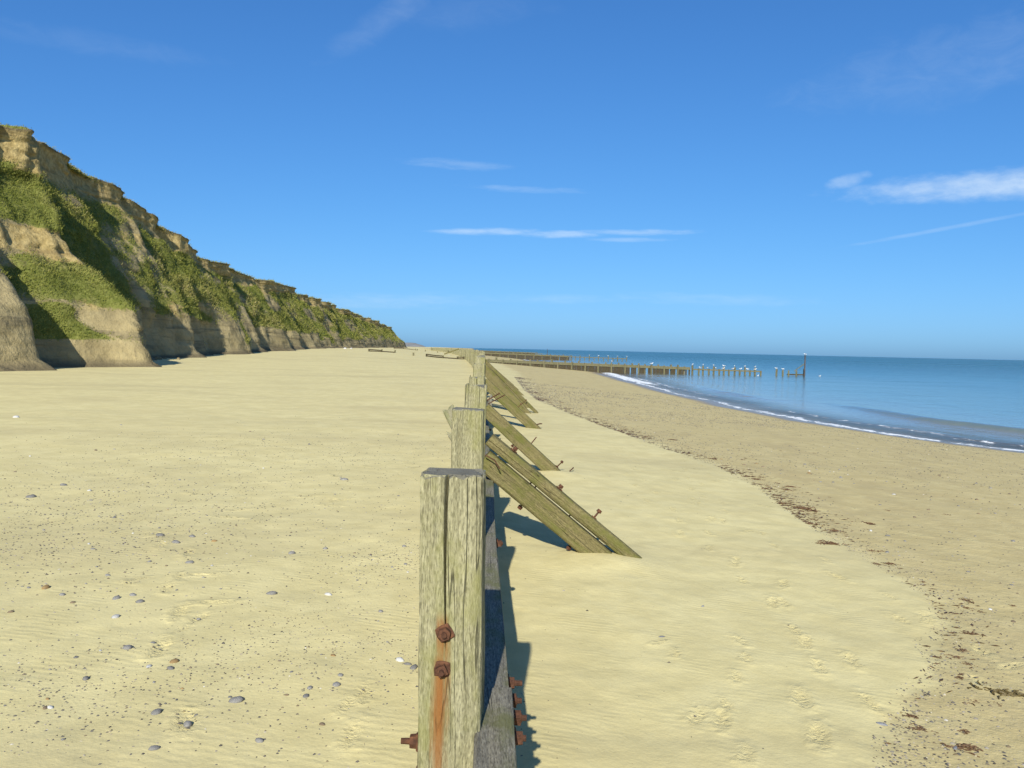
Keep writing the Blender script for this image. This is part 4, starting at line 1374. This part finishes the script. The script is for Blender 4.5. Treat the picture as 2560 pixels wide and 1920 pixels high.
# everything smaller is gravel
def build_gravel():
    rs = np.random.default_rng(77)
    xs, ys, rad = [], [], []
    def scatter(n, fx):
        x, y, r_ = fx(n)
        xs.append(x); ys.append(y); rad.append(r_)
    def patch(cx, cy, sx_, sy_, r0, r1):
        return lambda n: (rs.normal(cx, sx_, n), rs.normal(cy, sy_, n), rs.uniform(r0, r1, n) ** 1)
    scatter(3200, patch(-4.8, 8.3, 1.9, 1.7, .004, .015))
    scatter(900, patch(-3.6, 7.0, .8, .9, .004, .013))
    scatter(1900, patch(-2.3, 4.1, 1.0, .45, .003, .010))
    scatter(700, patch(-1.3, 4.9, .5, .5, .003, .009))
    scatter(750, patch(-.95, 6.7, .35, .45, .003, .010))
    scatter(200, patch(-.75, 4.7, .25, .3, .003, .008))
    scatter(1300, patch(-4.2, 13.5, 2.4, 2.0, .006, .016))
    scatter(2600, lambda n: (-.4 - np.abs(rs.normal(0, 3.2, n)), rs.uniform(3.3, 16, n), rs.uniform(.003, .010, n)))
    def foreshore(n):
        y = 3.8 + 52 * rs.random(n) ** 1.9
        st = strand_x(y)
        wdt = shore_x(y) - st
        x = st + .1 + wdt * rs.random(n) ** 1.25 * .82
        k = fbm(x * .45, y * .35, 3, 91)
        keep = rs.random(n) < np.clip(.55 + 1.1 * k, .06, 1)
        r_ = rs.uniform(.005, .017, n) * (1 + np.maximum(0, y - 7) * .032)
        return x[keep], y[keep], r_[keep]
    scatter(36000, foreshore)
    def line(n):
        y = 4.0 + 60 * rs.random(n) ** 1.8
        x = strand_x(y) + np.abs(rs.normal(.05, .35, n)) + .02
        return x, y, rs.uniform(.004, .012, n) * (1 + np.maximum(0, y - 7) * .03)
    scatter(5200, line)
    scatter(350, lambda n: (rs.uniform(.2, 2.6, n), rs.uniform(3.8, 16, n), rs.uniform(.002, .006, n)))
    x = np.concatenate(xs); y = np.concatenate(ys); r_ = np.concatenate(rad)
    k = (y > 3.0) & (np.abs(x - (wall_x(y) - .1)) > .22)
    x, y, r_ = x[k], y[k], r_[k]
    z = beach_base(x, y) + beach_relief(x, y)
    oct_v = np.array([(1, 0, 0), (.3, .9, .05), (-.85, .45, 0), (-.7, -.65, 0), (.35, -.9, 0), (0, .05, .8), (0, 0, -.6)])
    oct_f = np.array([(0, 1, 5), (1, 2, 5), (2, 3, 5), (3, 4, 5), (4, 0, 5)])
    n = len(x)
    a = rs.uniform(0, 6.28, n); asp = rs.uniform(.55, 1, n); ht = rs.uniform(.5, .9, n)
    V = oct_v[:6][None] * np.stack([np.ones(n), asp, ht], -1)[:, None, :] * r_[:, None, None] * rs.uniform(.8, 1.2, (n, 6, 1))
    ca, sa = np.cos(a)[:, None], np.sin(a)[:, None]
    VX = V[..., 0] * ca - V[..., 1] * sa + x[:, None]
    VY = V[..., 0] * sa + V[..., 1] * ca + y[:, None]
    VZ = V[..., 2] + z[:, None] - .0005
    F = (oct_f[None] + np.arange(n)[:, None, None] * 6).reshape(-1, 3)
    me = raw_mesh('gravel', np.stack([VX, VY, VZ], -1).reshape(-1, 3), F, True)
    point_attr(me, 'tint', np.repeat(np.clip(rs.beta(1.3, 1.9, n), 0, 1), 6))
    o = link('gravel', me, M['gravel'])
    tag(o, 'fine gravel and grit strewn over the sand on both sides of the wall', 'gravel', kind='stuff')
build_gravel()

# mussel shells on the smooth sand
def shell(x, y, r_, label, a):
    n = 14; v = []; f = []
    for k in range(7):
        t = k / 6
        for q in range(n):
            p = math.pi * q / (n - 1)
            wdt = math.sin(math.pi * min(1, t * .9 + .08)) ** .7
            v.append(((t - .5) * 2, .48 * wdt * math.cos(p), .30 * wdt * math.sin(p)))
    for k in range(6):
        for q in range(n - 1):
            f.append([k * n + q, k * n + q + 1, (k + 1) * n + q + 1, (k + 1) * n + q])
    me = raw_mesh('shell', np.array(v), f, True)
    o = link('shell', me, M['shell'])
    o.location = (x, y, ground_z(x, y)); o.scale = (r_,) * 3; o.rotation_euler = (0, 0, a)
    sm = o.modifiers.new('thickness', 'SOLIDIFY'); sm.thickness = .06
    tag(o, label, 'shell')
shell(1.11, 5.92, .026, 'small pale shell alone on the smooth sand right of the wall', .3)
shell(2.13, 4.66, .034, 'dark oval mussel shell on the sand in the right foreground', -.5)
shell(1.59, 6.74, .022, 'little blue shell on the smooth sand below the braces', .9)
shell(2.42, 4.42, .026, 'grey mussel shell just below the dark oval one', .9)

# fallen clay blocks at the foot of the cliff
cb = random.Random(44)
def clay_block(x, y, r_, k, label, group=None, kind='clay'):
    me = raw_mesh('clay_block', STONES[k % 7][0] * np.array([1, 1, 1.25]), STONES[k % 7][1], False)
    me.materials.append(M[kind])
    o = link('clay_block', me)
    o.location = (x, y, ground_z(x, y) + r_ * .05); o.scale = (r_, r_, r_)
    o.rotation_euler = (cb.uniform(-.4, .4), cb.uniform(-.4, .4), cb.uniform(0, 6))
    tag(o, label, 'clay block', group)
clay_block(-33.5, 168.0, .42, 0, 'pale boulder lying at the foot of the far cliff', kind='chalk')
clay_block(-33.0, 171.5, .28, 1, 'smaller pale boulder beside the larger one at the foot of the far cliff', kind='chalk')
for q in range(26):
    y = cb.choice((42, 44, 47.5, 48.5, 56, 57, 58, 68, 70, 80, 88, 101, 113, 129)) + cb.uniform(-1.5, 1.5)
    x = float(cliff_x(y)) + cb.uniform(-1.5, 1.2)
    near = 'nearest buttress' if y < 62 else 'second buttress' if y < 84 else 'farther buttresses'
    clay_block(x, y, cb.uniform(.10, .38), q, 'lump of fallen clay on the sand at the foot of the ' + near, 'fallen clay at the ' + near)

# ------------------------------------------------------------------ seaweed on the strandline
def weed_mesh(seed, n=16):
    rs = np.random.default_rng(seed)
    v = []; f = []
    for s_ in range(n):
        x, y = rs.normal(0, .45), rs.normal(0, .22)
        a = rs.uniform(-.7, .7) + (math.pi if rs.random() < .5 else 0)
        wd = rs.uniform(.035, .09)
        z = abs(rs.normal(.05, .05)); seg = 5
        for k in range(seg + 1):
            ww = wd * (1 - .55 * abs(k / seg - .5))
            nx, ny = -math.sin(a), math.cos(a)
            zz = max(.01, z + .07 * math.sin(k * 1.9 + s_))
            v += [(x - nx * ww, y - ny * ww, zz - .02), (x, y, zz + .045), (x + nx * ww, y + ny * ww, zz - .02)]
            x += math.cos(a) * .16; y += math.sin(a) * .16; a += rs.normal(0, .55)
        b0 = len(v) - 3 * (seg + 1)
        for k in range(seg):
            for q in (0, 1):
                i = b0 + k * 3 + q
                f.append([i, i + 1, i + 4, i + 3])
    return raw_mesh('seaweed', np.array(v), f, False)
WEED = []
for k in range(8):
    me = weed_mesh(k, 22 if k < 5 else 7)
    WEED.append(me)
wmesh = {}
def weed(x, y, size, shape, kind, label, group=None, rot=None):
    key = (shape, kind)
    if key not in wmesh:
        me = WEED[shape].copy(); me.materials.clear(); me.materials.append(M[kind]); wmesh[key] = me
    o = link('seaweed', wmesh[key])
    o.location = (x, y, ground_z(x, y) - .002)
    o.scale = (size, size, size * .8)
    o.rotation_euler = (0, 0, wr.uniform(-.9, .3) if rot is None else rot)
    tag(o, label, 'seaweed', group)
wr = random.Random(8)
weed(3.13, 5.19, .13, 0, 'weed_green', 'big olive-brown seaweed clump at the right edge of the foreground', rot=-.6)
weed(2.46, 4.42, .10, 1, 'weed', 'dark seaweed clump in the bottom right corner', rot=.2)
weed(2.37, 4.80, .055, 2, 'weed', 'small dark seaweed tuft above the mussel shell')
weed(3.60, 9.40, .14, 3, 'weed', 'long dark seaweed clump at the edge of the smooth sand')
weed(4.15, 11.76, .17, 4, 'weed', 'largest dark seaweed tangle on the strandline, seaward of the braces')
weed(3.95, 12.1, .12, 0, 'weed', 'dark seaweed tangle just left of the largest one')
weed(4.69, 10.9, .11, 1, 'weed', 'dark seaweed patch standing apart seaward of the largest tangle')
weed(4.05, 6.25, .08, 2, 'weed', 'reddish-brown seaweed scrap at the right edge of the wet sand')
for q in range(70):
    y = 4.6 + 36 * wr.random() ** 1.35
    x = float(strand_x(y)) + .08 + abs(wr.gauss(0, .22)) * (1 + y * .02)
    sz = wr.uniform(.03, .085)
    where = ('in the bottom right corner' if y < 6.2 else 'where the smooth sand juts out at the right' if y < 9 else 'around the largest tangle' if y < 13.5 else
             'level with the second pair of braces' if y < 19 else 'level with the farther braces' if y < 27 else 'far along, towards the nearest groyne')
    weed(x, y, sz * (1 + max(0, y - 8) * .035), wr.randrange(3, 8), 'weed', '%s of dark seaweed on the strandline %s' % (('shred', 'scrap', 'tuft')[min(2, int((sz - .03) / .0184))], where), 'seaweed ' + where)
for q in range(34):
    y = 4.8 + 16 * wr.random() ** 1.2
    x = float(strand_x(y)) + .6 + 6 * wr.random() ** 1.6
    weed(x, y, wr.uniform(.025, .065) * (1 + max(0, y - 8) * .03), wr.randrange(5, 8), 'weed', 'seaweed scrap strewn on the gravelly sand between strandline and sea', 'seaweed scraps on the foreshore')

def build_debris():
    rs = np.random.default_rng(15)
    n = 5200
    y = 4.0 + 62 * rs.random(n) ** 1.7
    clump = np.clip(.35 + 1.3 * fbm(y * .9, y * 0, 3, 201), 0.02, 1) * (.12 + .88 * sstep(y, 6.5, 9.0))
    keep = rs.random(n) < clump
    y = y[keep]; n = len(y)
    x = strand_x(y) + .06 + np.abs(rs.normal(0, .20, n)) * (1 + y * .025)
    a = rs.normal(.2, .6, n); L = rs.uniform(.012, .05, n) * (1 + np.maximum(0, y - 8) * .03); wd = L * rs.uniform(.12, .35, n)
    z = beach_base(x, y) + beach_relief(x, y) + .002
    ca, sa = np.cos(a), np.sin(a)
    P = []
    for (u, v, hz) in ((-1, 0, 0), (0, -1, 0), (1, 0, 0), (0, 1, 0), (.1, 0, 1)):
        P.append(np.stack([x + u * L * ca - v * wd * sa, y + u * L * sa + v * wd * ca, z + hz * (.004 + .25 * wd)], -1))
    Vv = np.stack(P, 1).reshape(-1, 3)
    F = (np.array([(0, 1, 4), (1, 2, 4), (2, 3, 4), (3, 0, 4)])[None] + np.arange(n)[:, None, None] * 5).reshape(-1, 3)
    me = raw_mesh('strandline_debris', Vv, F)
    o = link('strandline_debris', me, M['weed'])
    tag(o, 'fine dark weed and driftwood fragments washed up along the strandline', 'debris', kind='stuff')
build_debris()

scene.render.engine = 'CYCLES'
scene.cycles.use_denoising = True
scene.cycles.max_bounces = 4
scene.cycles.diffuse_bounces = 2
scene.cycles.glossy_bounces = 2
scene.cycles.use_adaptive_sampling = True
scene.cycles.adaptive_threshold = 0.02
scene.cycles.transparent_max_bounces = 8
